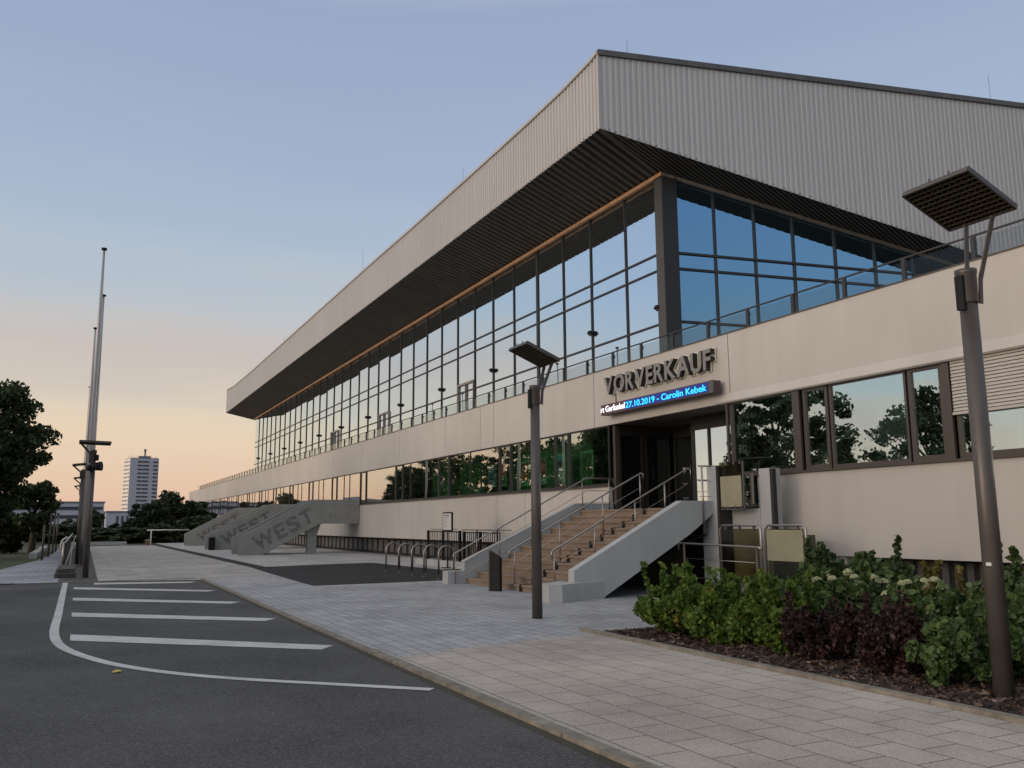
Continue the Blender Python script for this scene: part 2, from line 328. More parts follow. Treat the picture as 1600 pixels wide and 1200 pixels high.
# ------------------------------------------------------------------ mesh helpers
class MB:
    def __init__(s): s.v = []; s.f = []; s.sm = []
    def add(s, vs, fs, smooth=False):
        o = len(s.v); s.v += [tuple(x) for x in vs]; s.f += [tuple(i+o for i in f) for f in fs]; s.sm += [smooth]*len(fs); return s
    def box(s, x0, x1, y0, y1, z0, z1):
        if x0 > x1: x0, x1 = x1, x0
        if y0 > y1: y0, y1 = y1, y0
        if z0 > z1: z0, z1 = z1, z0
        return s.add([(x0,y0,z0),(x1,y0,z0),(x1,y1,z0),(x0,y1,z0),(x0,y0,z1),(x1,y0,z1),(x1,y1,z1),(x0,y1,z1)],
              [(0,3,2,1),(4,5,6,7),(0,1,5,4),(1,2,6,5),(2,3,7,6),(3,0,4,7)])
    def bar(s, p, q, w, h, up=(0,0,1)):
        p = Vector(p); q = Vector(q); d = (q-p).normalized(); up = Vector(up)
        a = d.cross(up)
        if a.length < 1e-4: a = d.cross(Vector((1,0,0)))
        a.normalize(); b = a.cross(d).normalized(); a = a*w/2; b = b*h/2
        vs = [p-a-b, p+a-b, p+a+b, p-a+b, q-a-b, q+a-b, q+a+b, q-a+b]
        return s.add(vs, [(0,1,2,3),(7,6,5,4),(0,4,5,1),(1,5,6,2),(2,6,7,3),(3,7,4,0)])
    def tube(s, pts, rad, n=10, cap=True):
        pts = [Vector(p) for p in pts]; rs = rad if isinstance(rad, (list, tuple)) else [rad]*len(pts)
        o = len(s.v); prev = None
        for i, p in enumerate(pts):
            d = (pts[min(i+1, len(pts)-1)] - pts[max(i-1, 0)]).normalized()
            if prev is None:
                a = d.orthogonal().normalized()
            else:
                a = prev - d*prev.dot(d); a.normalize()
            prev = a; b = d.cross(a)
            for k in range(n):
                t = 2*math.pi*k/n; s.v.append(tuple(p + (a*math.cos(t)+b*math.sin(t))*rs[i]))
        for i in range(len(pts)-1):
            for k in range(n):
                s.f.append((o+i*n+k, o+i*n+(k+1)%n, o+(i+1)*n+(k+1)%n, o+(i+1)*n+k)); s.sm.append(True)
        if cap:
            s.f.append(tuple(o+k for k in range(n))[::-1]); s.sm.append(False)
            s.f.append(tuple(o+(len(pts)-1)*n+k for k in range(n))); s.sm.append(False)
        return s
    def lathe(s, c, prof, n=16):
        o = len(s.v)
        for r, z in prof:
            for k in range(n):
                t = 2*math.pi*k/n; s.v.append((c[0]+r*math.cos(t), c[1]+r*math.sin(t), c[2]+z))
        for i in range(len(prof)-1):
            for k in range(n):
                s.f.append((o+i*n+k, o+i*n+(k+1)%n, o+(i+1)*n+(k+1)%n, o+(i+1)*n+k)); s.sm.append(True)
        s.f.append(tuple(o+k for k in range(n))[::-1]); s.sm.append(False)
        s.f.append(tuple(o+(len(prof)-1)*n+k for k in range(n))); s.sm.append(False)
        return s
    def prism(s, poly, axis, a, b):
        """poly in the two other axes, extruded along axis from a to b"""
        def mk(u, v, t):
            return (t,u,v) if axis == 'x' else ((u,t,v) if axis == 'y' else (u,v,t))
        n = len(poly); vs = [mk(u,v,a) for u,v in poly] + [mk(u,v,b) for u,v in poly]
        fs = [tuple(range(n))[::-1], tuple(range(n, 2*n))] + [(i, (i+1)%n, n+(i+1)%n, n+i) for i in range(n)]
        return s.add(vs, fs)
    def build(s, name, material, parent=None, origin=None):
        me = bpy.data.meshes.new(name)
        o = Vector(origin) if origin is not None else (thing_loc(parent) if parent else Vector((0,0,0)))
        me.from_pydata([(x-o.x, y-o.y, z-o.z) for x, y, z in s.v], [], s.f)
        me.polygons.foreach_set('use_smooth', s.sm)
        me.update()
        bm = bmesh.new(); bm.from_mesh(me); bmesh.ops.recalc_face_normals(bm, faces=bm.faces); bm.to_mesh(me); bm.free()
        for q in (material if isinstance(material, (list, tuple)) else [material]): me.materials.append(q)
        ob = bpy.data.objects.new(name, me); COL.objects.link(ob)
        if parent: ob.parent = parent
        elif origin is not None: ob.location = o
        return ob
def thing_loc(p):
    if p.get('_local'): return Vector((0,0,0))
    while p.parent: p = p.parent
    return Vector(p.location)
def tag(o, label=None, cat=None, group=None, kind=None):
    if label: o['label'] = label
    if cat: o['category'] = cat
    if group: o['group'] = group
    if kind: o['kind'] = kind
    return o
def thing(name, label, cat, loc=(0,0,0), group=None):
    o = bpy.data.objects.new(name, None); COL.objects.link(o); o.location = loc; o.empty_display_size = .2
    return tag(o, label, cat, group)
def copy_tree(o, parent=None):
    c = o.copy(); COL.objects.link(c); c.parent = parent
    for ch in list(o.children): copy_tree(ch, c)
    return c
def sheet(name, poly, z, material, kind='structure', thick=0):
    mb = MB()
    if thick: mb.prism(poly, 'z', z-thick, z)
    else: mb.add([(x,y,z) for x,y in poly], [tuple(range(len(poly)))])
    o = mb.build(name, material)
    if kind: o['kind'] = kind
    return o
def text_mb(s, size=1., extrude=.05, offset=0., spacing=1.):
    cu_ = bpy.data.curves.new('t', 'FONT'); cu_.body = s; cu_.size = size; cu_.extrude = extrude; cu_.offset = offset; cu_.space_character = spacing
    cu_.resolution_u = 4
    ob = bpy.data.objects.new('t', cu_); COL.objects.link(ob)
    dg = bpy.context.evaluated_depsgraph_get(); me = bpy.data.meshes.new_from_object(ob.evaluated_get(dg))
    vs = [tuple(v.co) for v in me.vertices]; fs = [tuple(p.vertices) for p in me.polygons]
    bpy.data.objects.remove(ob); bpy.data.curves.remove(cu_); bpy.data.meshes.remove(me)
    return vs, fs

# ------------------------------------------------------------------ ground, road, paving
sheet('ground', [(-1500,-300),(1500,-300),(1500,2500),(-1500,2500)], -.02, MT['soil'])
road = sheet('road', [(-40,-40),(3.35,-40),(3.35,28.2),(-40,29.2)], 0, MT['asphalt'])
sheet('beige_pavement', [(3.5,-40),(14.7,-40),(14.7,10.9),(6.7,11.15),(6.3,10.98),(5.6,10.92),(5.2,10.72),(4.4,10.68),(4.1,10.45),(3.5,10.4)], .008, MT['beige'])
sheet('grey_pavement', [(3.5,10.4),(4.1,10.45),(4.4,10.68),(5.2,10.72),(5.6,10.92),(6.3,10.98),(6.7,11.15),(14.7,10.9),(14.7,23.2),(9.6,23.2),(5.57,23.05),(5.72,29.5),(3.5,27.4)], .008, MT['grey'])
sheet('plaza_pavement', [(.62,28.3),(3.5,27.4),(5.72,29.5),(5.9,34.1),(5.5,76),(.9,76)], .008, MT['plaza'])
sheet('forecourt_pavement', [(5.9,34.1),(9.2,35),(10.9,35.2),(11.3,28.7),(14.7,28.7),(14.7,140),(6.2,140),(6.05,73)], .008, MT['pale'])
sheet('dark_asphalt_area', [(5.57,23.05),(9.6,23.2),(14.7,23.2),(14.7,28.7),(11.3,28.7),(10.9,35.2),(9.2,35),(5.9,34.1),(5.72,29.5)], .004, MT['asphalt2'])
sheet('dark_asphalt_strip', [(5.9,34.1),(6.45,34.12),(6.2,73),(6.0,140),(5.4,140),(5.5,76)], .012, MT['asphalt2'])
sheet('dark_paved_strip', [(-.42,28.5),(.62,28.3),(.9,76),(-.2,76)], .010, MT['darkpath'])
sheet('footpath', [(-3.2,29.0),(-.42,28.5),(-.2,76),(-1.0,76),(-1.25,56),(-1.6,47),(-2.4,39)], .006, MT['path'])
sheet('verge_grass', [(-40,29.3),(-3.2,29.1),(-2.4,39),(-1.6,47),(-1.25,56),(-1.0,80),(-40,80)], .002, MT['grass'])
kb = MB()
y = -30.
while y < 28:
    x0 = 3.35 + .003*math.sin(y*1.7); y1 = min(y+.995, 27.9)
    kb.box(x0, 3.47, y, y1, -.05, .035 if y < 10.2 else .022)
    y += 1.0
tag(kb.build('road_kerb', MT['kerb']), kind='structure')
gt = MB().box(3.26, 3.345, -30, 28, -.05, .004)
tag(gt.build('gutter_strip', asphalt('gutter_dirt', (.03,.028,.022), (.085,.078,.06))), kind='structure')
cl = MB().box(-1.5, 3.3, 28.2, 28.35, -.05, .02)
tag(cl.build('cross_kerb', MT['kerb']), kind='structure')
# painted markings
def strip(name, pts, w, z=.006):
    mb = MB(); P = [Vector((p[0], p[1], z)) for p in pts]; vs = []
    for i, p in enumerate(P):
        d = (P[min(i+1, len(P)-1)] - P[max(i-1, 0)]).normalized(); nrm = Vector((-d.y, d.x, 0))*w/2
        vs += [p+nrm, p-nrm]
    mb.add(vs, [(2*i, 2*i+1, 2*i+3, 2*i+2) for i in range(len(P)-1)])
    return tag(mb.build(name, MT['paint']), kind='structure')
def cat_rom(ps, n=8):
    o = []
    for i in range(len(ps)-1):
        p0 = ps[max(i-1,0)]; p1 = ps[i]; p2 = ps[i+1]; p3 = ps[min(i+2, len(ps)-1)]
        for k in range(n):
            t = k/n
            o.append(tuple(.5*((2*p1[j]) + (-p0[j]+p2[j])*t + (2*p0[j]-5*p1[j]+4*p2[j]-p3[j])*t*t + (-p0[j]+3*p1[j]-3*p2[j]+p3[j])*t**3) for j in range(2)))
    o.append(ps[-1]); return o
strip('painted_edge_line', cat_rom([(-.22,28.4),(-.22,22),(-.22,18.3),(-.22,15.2),(-.08,13.4),(.32,11.9),(.75,10.95),(1.25,10.2),(1.78,9.6),(2.35,9.05),(3.18,8.25)]), .13)
for yl, yr, w in ((27.3,26.4,.12),(25.65,22.6,.12),(21.9,18.95,.12),(18.15,15.3,.12),(14.5,11.5,.14)):
    x0 = .0 if yl < 27 else .5
    dy = (yr-yl)/3.3
    mb = MB(); h = .40
    mb.add([(x0, yl-h, .006), (2.9, yl+dy*(2.9-x0)-h, .006), (3.14, yr+h*.7, .006), (x0, yl+h, .006)], [(0,1,2,3)])
    tag(mb.build('painted_hatch_bar', MT['paint']), kind='structure')
lf = MB().add([(.45,10.8,.012),(.53,10.82,.02),(.54,10.9,.014),(.48,10.89,.03),(.43,10.86,.012)], [(0,1,2,3,4)])
tag(lf.build('fallen_leaf', mat('dry_yellow_leaf', (.5,.4,.08), .8)), 'small yellow fallen leaf lying on the road below the curved white line', 'leaf')

# planting bed
BED = [(6.86,11.02),(6.80,4.5),(6.75,-12),(13.9,-12),(13.9,13.4),(12.1,13.4),(11.6,11.15)]
sheet('bark_mulch_bed', BED, .03, MT['mulch'])
bk = MB()
y = -11.5
while y < 10.9:
    xx = 6.76 + .0045*y; bk.box(xx-.05, xx+.05, y, y+.99, -.05, .05); y += 1.0
for i in range(5):
    bk.box(6.86+i, 7.85+i, 11.02, 11.10, -.05, .045)
tag(bk.build('bed_kerb', MT['kerb']), kind='structure')
def scatter(name, material, cen, size, flat=None, shape='leaf', parent=None, origin=None, elong=1.5, tilt=None):
    """many small leaf faces. cen (N,3); size (N,)"""
    n = len(cen); a = RNG.normal(size=(n,3)); 
    if tilt is not None: a[:, 2] *= tilt
    a /= np.linalg.norm(a, axis=1)[:,None]
    b = RNG.normal(size=(n,3)); b -= (b*a).sum(1)[:,None]*a; b /= np.linalg.norm(b, axis=1)[:,None]
    nr = np.cross(a, b)
    s = size[:,None]
    if shape == 'leaf':
        uv = [(-.5,0,0),(-.18,.36,.07),(.22,.34,.05),(.5,0,-.08),(.22,-.34,.05),(-.18,-.36,.07)]
    else:
        uv = [(-.5,-.22,0),(.5,-.16,0),(.5,.16,.03),(-.5,.22,0)]
    k = len(uv); V = np.zeros((n,k,3))
    for i,(u,v,w_) in enumerate(uv):
        V[:,i,:] = cen + a*s*u*elong + b*s*v*1.25 + nr*s*w_
    if parent is not None: V -= np.array(thing_loc(parent))
    me = bpy.data.meshes.new(name); me.vertices.add(n*k); me.vertices.foreach_set('co', V.reshape(-1))
    me.loops.add(n*k); me.loops.foreach_set('vertex_index', np.arange(n*k, dtype=np.int32))
    me.polygons.add(n); me.polygons.foreach_set('loop_start', np.arange(0, n*k, k, dtype=np.int32))
    me.polygons.foreach_set('loop_total', np.full(n, k, dtype=np.int32)); me.update(calc_edges=True); me.validate()
    me.materials.append(material)
    ob = bpy.data.objects.new(name, me); COL.objects.link(ob)
    if parent is not None: ob.parent = parent
    return ob
n = 26000
px_ = RNG.uniform(6.88, 11.5, n); py_ = RNG.uniform(-2, 11.0, n)
c = np.stack([px_, py_, .04 + RNG.uniform(0,.02,n)], 1)
ch = scatter('bark_chips', MT['chip'], c, RNG.uniform(.018,.055,n), shape='chip', tilt=.35, elong=1.4); tag(ch, kind='stuff')

# ------------------------------------------------------------------ the building
PX = 14.0
HALL = thing('arena_building', 'arena hall with ribbed pale metal roof band, long mirror glass front and pale base', 'building', (14, 21.5, 0))
ZB, ZS, ZW, ZT = .87, 2.66, 4.44, 6.13       # panel foot, window sill, window head, parapet top
YR, YL = -14., 132.9
def part(mb, name, m_, parent=HALL): return mb.build(name, m_, parent)
# facade panels
seams_top = [YR, -2., 16.41, 22.68, 26.3, 29.99, 31.19, 34.92, 40.99, 47.3, 53.6, 60.0]
while seams_top[-1] < YL-7: seams_top.append(seams_top[-1]+6.25)
seams_top.append(YL)
G_ = .012
for a, b in zip(seams_top, seams_top[1:]):
    mb = MB()
    if a < 16.4:      # right of the entrance the lower band stands slightly proud
        mb.box(PX, PX+.10, a+G_, b-G_, 4.66, ZT)
    else:
        mb.box(PX, PX+.10, a+G_, b-G_, ZW, ZT)
    part(mb, 'wall_panel', MT['panel'])
part(MB().prism([(13.93,4.42),(14.10,4.42),(14.10,4.66),(13.999,4.66),(13.90,4.45)], 'y', YR, 16.85), 'blind_housing', MT['panel'])
low = [21.9, 27.4, 29.7, 34.8, 40.9, 47.0, 53.2, 59.4]
while low[-1] < YL-7: low.append(low[-1]+6.2)
low.append(YL)
for a, b in list(zip(low, low[1:])) + [(YR,3.8),(3.8,15.62)]:
    part(MB().box(PX, PX+.10, a+G_, b-G_, ZB, ZS-.05), 'wall_panel', MT['panel'])
bk_ = MB().box(PX+.102, PX+.16, YR, 16.5, 4.5, ZT-.02).box(PX+.102, PX+.16, 21.8, YL, ZW+.04, ZT-.02).box(PX+.102, PX+.16, 16.5, 21.8, ZW+.04, ZT-.02)
bk_.box(PX+.102, PX+.16, YR, 15.62, ZB+.02, ZS-.07).box(PX+.102, PX+.16, 21.9, YL, ZB+.02, ZS-.07)
part(bk_, 'joint_backing', MT['panelback'])
part(MB().box(PX-.02, PX+.28, YR, YL+.02, ZT+.002, ZT+.03), 'parapet_capping', MT['bronze'])
# basement strip
bs = MB().box(14.62, 14.8, YR, 15.7, 0, ZB+.02).box(14.62, 14.8, 21.9, YL, 0, ZB+.02)
part(bs, 'basement_wall', MT['panelback'])
yy = 22.4; bp0 = None
while yy < 80:
    if bp0 is None: bp0 = part(MB().box(14.56, 14.618, yy, yy+.62, .14, .74), 'basement_panel', MT['slat'])
    else:
        c = bp0.copy(); COL.objects.link(c); c.location.y = yy-22.4
    yy += .95
yy = -8.; bp0 = None
while yy < 12.8:
    if bp0 is None: bp0 = part(MB().box(14.56, 14.618, -8, -7.86, .1, .80), 'basement_slat', MT['slat'])
    else:
        c = bp0.copy(); COL.objects.link(c); c.location.y = yy+8
    yy += .26
part(MB().box(14.08, 14.7, 13.2, 14.1, 0, ZB-.01), 'basement_pier', MT['panel'])
part(MB().box(14.11, 14.62, YR, YL, ZB-.03, ZB-.005) if False else MB().box(14.11, 14.61, 21.95, YL, ZB+.03, ZB+.06), 'basement_soffit', MT['panelback'])
# podium end, terrace floor, body of the hall
part(MB().box(14.17, 40, YL-.25, YL, 0, ZT), 'end_wall', MT['panel'])
part(MB().box(14.17, 60, YR, YL-.26, 5.80, 6.0), 'terrace_floor', MT['cap'])
part(MB().box(20.5, 60, YR, YL-.26, 0, 5.79), 'inner_core', MT['dark'])
# interior of the lower storey
part(MB().box(14.2, 20.45, 21.95, YL-.3, 1.9, 1.98), 'interior_floor', MT['carpet'])
part(MB().box(14.2, 20.45, YR, 15.9, 1.9, 1.98), 'interior_floor', MT['carpet'])
part(MB().box(19.0, 19.1, 42, YL-.3, 2, 5.78), 'interior_wall', MT['dark'])
part(MB().box(16.6, 16.7, 22.2, 41.9, 2, 5.78).box(15.05, 15.12, 24.6, 30.3, 2, 5.0).box(15.3, 15.37, 34.0, 36.4, 2, 5.0).box(15.3, 15.37, 37.6, 39.8, 2, 4.6), 'display_wall', MT['green'])
part(MB().box(14.4, 16.6, 22.02, 22.1, 2, 5.7), 'interior_wall', MT['dark'])
part(MB().box(17.5, 17.6, YR, 15.9, 2, 5.78), 'interior_wall', MT['dark'])
part(MB().box(14.2, 17.5, 15.9, 16.0, 2, 5.78), 'interior_wall', MT['dark'])
# window bands
def window(y0, y1, fw, x=PX, z0=ZS, z1=ZW, mid=None, m_='bronze', gm='glassLow'):
    g = part(MB().box(x+.060, x+.070, y0+.005, y1-.005, z0+.03, z1-.02), 'window', MT[gm])
    mb = MB(); f = fw; a, b = x+.025, x+.058
    mb.box(a, b, y0+.003, y0+f, z0+.002, z1-.002).box(a, b, y1-f, y1-.003, z0+.002, z1-.002)
    mb.box(a, b, y0+f, y1-f, z0+.002, z0+f+.02).box(a, b, y0+f, y1-f, z1-f, z1-.002)
    if mid:
        for q in (mid if isinstance(mid, (list, tuple)) else [mid]): mb.box(x+.035, x+.057, q-.02, q+.02, z0+f+.02, z1-f)
    part(mb, 'frame', MT[m_], g)
    return g
YB = [(21.93,24.32,.06,None),(24.34,25.22,.10,None),(25.24,28.57,.06,None),(28.6,29.55,.10,None),(29.57,34.57,.06,[32.33]),(34.6,35.77,.10,None),
      (35.79,40.53,.06,[39.44]),(40.56,41.6,.10,None),(41.62,46.6,.06,None),(46.65,47.7,.10,None)]
yy = 47.75
while yy < YL-6.3:
    YB.append((yy, yy+5.0, .06, [yy+2.2, yy+3.4])); YB.append((yy+5.02, yy+6.13, .10, None)); yy += 6.15
YB.append((yy, YL-.3, .06, None))
for a, b, f, m_ in YB: window(a, b, f*.72, mid=m_, m_='bronzeL')
for a, b, f in ((14.36,16.46,.055),(13.38,14.10,.085),(11.42,13.34,.055),(10.62,11.38,.085),(8.0,10.4,.08),(5.5,7.95,.08),(1.0,5.45,.08),(-5,.95,.08)): window(a, b, f, gm='glassLowR')
part(MB().box(13.94, 14.03, YR, 15.9, ZS-.045, ZS-.002).box(13.95, 14.03, 21.9, YL, ZS-.045, ZS-.002), 'window_sill', MT['bronze'])
for q0, q1 in ((14.14,14.34),(10.44,10.60),(16.50,16.56)): part(MB().box(13.96, 14.02, q0, q1, ZS, 4.40), 'blind_guide', MT['bronze'])
bl = MB(); z = 4.40
while z > 3.52:
    bl.bar((13.99,4.0,z),(13.99,10.42,z),.004,.054,up=(.35,0,1)); z -= .062
bl.box(13.95, 14.02, 4.0, 10.42, z-.03, z+.02)
bls = part(bl, 'blind', MT['blind'])
part(MB().box(13.945,13.953,9.78,9.80,z,4.40).box(13.945,13.953,8.0,8.02,z,4.40).box(13.945,13.953,6.0,6.02,z,4.40), 'ladder_tape', MT['black'], bls)
# entrance recess
part(MB().box(14.17, 17.9, 16.5, 21.8, 4.45, 4.55), 'entrance_ceiling', MT['soffit'])
part(MB().box(12.88, 18.2, 16.2, 21.8, 1.70, 1.92), 'landing', MT['granite'])
part(MB().box(18.0, 18.1, 16.0, 21.9, 1.9, 5.7), 'lobby_wall', MT['dark'])
# glazed left return of the recess, seen flat on
for a, b in ((14.28,15.12),(15.22,16.10)):
    g_ = part(MB().box(a+.06, b-.06, 21.79, 21.80, 2.0, 4.12), 'side_light', MT['glassDoor'])
    mb = MB().box(a, a+.06, 21.75, 21.83, 1.93, 4.2).box(b-.06, b, 21.75, 21.83, 1.93, 4.2).box(a+.06, b-.06, 21.75, 21.83, 4.12, 4.2).box(a+.06, b-.06, 21.75, 21.83, 1.93, 2.02)
    part(mb, 'frame', MT['bronzeL'], g_)
part(MB().box(14.12, 14.27, 21.74, 21.86, 1.93, 4.44), 'corner_post', MT['bronze'])
part(MB().box(14.28, 16.2, 21.76, 21.84, 4.2, 4.44).box(15.12, 15.22, 21.76, 21.84, 1.93, 4.2), 'side_header', MT['bronzeL'])
xd = 16.2
for i, (a, b) in enumerate(((20.65,21.7),(19.5,20.6))):
    d_ = part(MB().box(xd+.02, xd+.03, a+.08, b-.08, 2.0, 4.1), 'entrance_door', MT['glassDoor'])
    mb = MB().box(xd, xd+.06, a, a+.08, 1.93, 4.2).box(xd, xd+.06, b-.08, b, 1.93, 4.2).box(xd, xd+.06, a+.08, b-.08, 4.1, 4.2).box(xd, xd+.06, a+.08, b-.08, 1.93, 2.02)
    part(mb, 'frame', MT['bronzeL'], d_)
    part(MB().tube([(xd-.05,a+.2,2.6),(xd-.05,a+.2,3.4)], .015, 8), 'handle', MT['steel'], d_)
part(MB().box(xd, xd+.2, 16.5, 21.75, 4.2, 4.44), 'door_header', MT['panelback'])
g_ = part(MB().box(15.20, 15.21, 16.62, 19.40, 2.0, 4.08), 'side_light', MT['glassUp'])
part(MB().box(15.16, 15.24, 16.56, 16.62, 1.93, 4.16).box(15.16, 15.24, 19.40, 19.48, 1.93, 4.16).box(15.16, 15.195, 18.72, 18.78, 2.0, 4.08).box(15.16,15.24,16.62,19.40,4.08,4.16).box(15.16,15.24,16.62,19.40,1.93,2.0), 'frame', MT['bronzeL'], g_)
part(MB().box(15.16, 15.3, 16.56, 19.48, 4.16, 4.44), 'side_header', MT['bronzeL'])
g_ = part(MB().box(14.25, 15.9, 16.55, 16.56, 2.0, 4.4), 'side_light', MT['glassLow'])
part(MB().box(14.12, 14.25, 16.52, 16.60, 1.93, 4.44).box(15.0,15.06,16.53,16.59,1.93,4.44), 'frame', MT['bronze'], g_)

# ----- upper glazing, left face
XG = 16.0
DR = Vector((.987, -.163, 0)).normalized(); NR = Vector((-DR.y*-1, DR.x, 0))   # along the slanting right face
NRo = Vector((-.163, -.987, 0)).normalized()                                     # outward normal of that face
ms = [21.83,23.66,25.9,27.9,30.02,32.14,34.24,36.25,38.3]
while ms[-1] < 91.5: ms.append(ms[-1]+2.1)
ms[-1] = 92.9
ZG0, ZG1 = 6.0, 12.42
for i, (a, b) in enumerate(zip(ms, ms[1:])):
    g = part(MB().box(XG, XG+.01, a+.004, b-.004, ZG0, ZG1), 'window', MT['glassUp'])
    w = .13 if i == 4 else .05
    mb = MB().box(XG-.05, XG-.002, a-w/2, a+w/2, ZG0, ZG1)
    for z in (7.70, 9.44, 9.97): mb.box(XG-.04, XG-.003, a+w/2, b-.0275, z-.03, z+.03)
    part(mb, 'frame', MT['frame'], g)
# terrace doors set into the glazing
for y0 in (36.3, 60.0, 48.7):
    part(MB().box(XG-.09, XG-.004, y0, y0+.05, 6.0, 8.1).box(XG-.09, XG-.004, y0+.93, y0+.97, 6.0, 8.1).box(XG-.09, XG-.004, y0+1.85, y0+1.9, 6.0, 8.1).box(XG-.085, XG-.004, y0+.05, y0+1.85, 8.02, 8.12), 'terrace_door_frame', MT['trimR'])
part(MB().box(16.012, 16.2, 21.9, 92.9, 5.99, 12.4), 'glazing_backing', MT['dark'])
# right face
def RP(x, off=0., z=0.):
    p0 = Vector((16.0, 21.45, 0)); t = (x-p0.x)/DR.x; p = p0 + DR*t - NRo*(-off); return Vector((p.x, p.y, z))
def beamz(x): return 12.42 - .189*(x-16)
mx_ = [16.36,17.72,19.16,20.59,22.18,23.74,25.29,26.85,28.4,29.95,31.5]
for i, (a, b) in enumerate(zip(mx_, mx_[1:])):
    pa, pb = RP(a), RP(b); za, zb = beamz(a), beamz(b)
    g = part(MB().add([(pa.x,pa.y,6.0),(pb.x,pb.y,6.0),(pb.x,pb.y,zb),(pa.x,pa.y,za)], [(0,1,2,3)]), 'window', MT['glassR'])
    mb = MB(); o1 = NRo*.09
    mb.bar((pa+o1*.35).to_tuple()[:2]+(6.0,), (pa+o1*.35).to_tuple()[:2]+(za-.02,), .06, .06, up=NRo)
    for z in (7.72, 9.42, 9.93):
        if z < zb: mb.bar((pa+o1*.35).to_tuple()[:2]+(z,), (pb+o1*.35).to_tuple()[:2]+(z,), .055, .07)
    part(mb, 'frame', MT['frame'], g)
q0, q1 = RP(16.3, -.06), RP(31.5, -.06)
part(MB().add([(q0.x,q0.y,6.0),(q1.x,q1.y,6.0),(q1.x,q1.y,beamz(31.5)),(q0.x,q0.y,beamz(16.3))], [(0,1,2,3)]), 'glazing_backing', MT['dark'])
# corner column
part(MB().add([(15.88,21.80,6),(15.88,21.40,6),(16.30,21.28,6),(16.30,21.80,6),(15.88,21.80,12.4),(15.88,21.40,12.4),(16.30,21.28,12.4),(16.30,21.80,12.4)],
     [(0,1,2,3),(4,7,6,5),(0,4,5,1),(1,5,6,2),(2,6,7,3),(3,7,4,0)]), 'corner_column', mat('grey_column_cladding', (.07,.068,.066), .45, metal=.2))
part(MB().bar((15.875,21.385,6.0),(15.875,21.385,12.4),.006,.004).add([(15.90,21.385,6),(16.345,21.255,6),(16.345,21.235,6),(15.90,21.365,6),(15.90,21.385,12.4),(16.345,21.255,12.4),(16.345,21.235,12.4),(15.90,21.365,12.4)], [(0,1,2,3),(4,7,6,5),(0,4,5,1),(1,5,6,2),(2,6,7,3),(3,7,4,0)]), 'column_shade_sheet', mat('column_shade_dark', (.02,.021,.023), .5))  # dark sheet over the column's right face: the overhang's shade put into colour
# ----- soffit, fascia, roof
XF, YF = 13.13, 20.60
FB, YF2 = 13.11, 94.2
def fbz(x): return 13.11 - .2037*(x-13.13)          # lower edge of the right fascia
def ftz(x): return 15.54 + .0336*(x-13.13)
def ribbed(A, B, up0, up1, nrm, pitch=.2, depth=.045):
    """ribbed sheet from A to B (bottom line) rising by functions up0/up1 of the fraction; grooves face nrm"""
    A = Vector(A); B = Vector(B); Lh = (B-A).length; n_ = max(1, int(Lh/pitch)); mb = MB(); vs = []; nrm = Vector(nrm)
    for i in range(n_):
        for fr, dep in ((.0, 0), (.42, 0), (.55, 1), (.87, 1)):
            t = (i+fr)/n_; p = A.lerp(B, t) - nrm*depth*dep
            lo, hi = up0(t), up1(t); vs += [(p.x+lo[0], p.y+lo[1], p.z+lo[2]), (p.x+hi[0], p.y+hi[1], p.z+hi[2])]
    p = B; lo, hi = up0(1), up1(1); vs += [(p.x+lo[0], p.y+lo[1], lo[2]), (p.x+hi[0], p.y+hi[1], hi[2])]
    mb.add(vs, [(2*i, 2*i+2, 2*i+3, 2*i+1) for i in range(len(vs)//2-1)])
    return mb
tops = [(20.6,15.58),(21.0,15.50),(22.7,15.36),(25,15.30),(28.3,15.27),(32.6,15.25),(37.1,15.24),(42.6,15.27),(61.4,15.23),(79.5,15.2),(90,15.3),(94.2,15.58)]
def topz(y):
    return float(np.interp(y, [t[0] for t in tops], [t[1] for t in tops]))
part(ribbed((XF,YF,0), (XF,YF2,0), lambda t: (0,0,13.11), lambda t: (0,0,topz(YF+t*(YF2-YF))-.05), (-1,0,0), depth=.04), 'ribbed_fascia', MT['clad'])
XE = 50.
pe = lambda x: Vector((x, YF + (x-XF)*DR.y/DR.x, 0))
part(ribbed(pe(XF), pe(XE), lambda t: (0,0,max(6.2, fbz(XF+t*(XE-XF)))), lambda t: (0,0,ftz(XF+t*(XE-XF))-.06), NRo, pitch=.19, depth=.013), 'ribbed_fascia', MT['clad'])
part(MB().box(XF-.02, XF+.06, YF-.01, YF+.05, 13.1, 15.5), 'corner_trim', MT['clad'])
# far end fascia
pf = Vector((XE, YF2 + (XE-XF)*.165, 0))
part(MB().add([(XF,YF2,13.11),(XE,pf.y,6.2),(XE,pf.y,17),(XF,YF2,15.55)], [(0,1,2,3)]), 'end_fascia', MT['clad'])
# capping
cp = MB()
for (a, za), (b, zb) in zip(tops, tops[1:]): cp.bar((XF, a, za-.03), (XF, b, zb-.03), .10, .10)
part(cp, 'roof_capping', MT['clad']); cp = MB()
cp.bar((XF-.02, YF, ftz(XF)-.02), (XE, pe(XE).y-.02, ftz(XE)-.02), .12, .17)
part(cp, 'roof_capping', MT['cap'])
part(MB().add([(XF+.06,YF+.1,15.1),(XE,pe(XE).y+.1,ftz(XE)-.3),(XE,pf.y,16.6),(XF+.06,YF2-.05,15.1)], [(0,1,2,3)]), 'roof', MT['cap'])
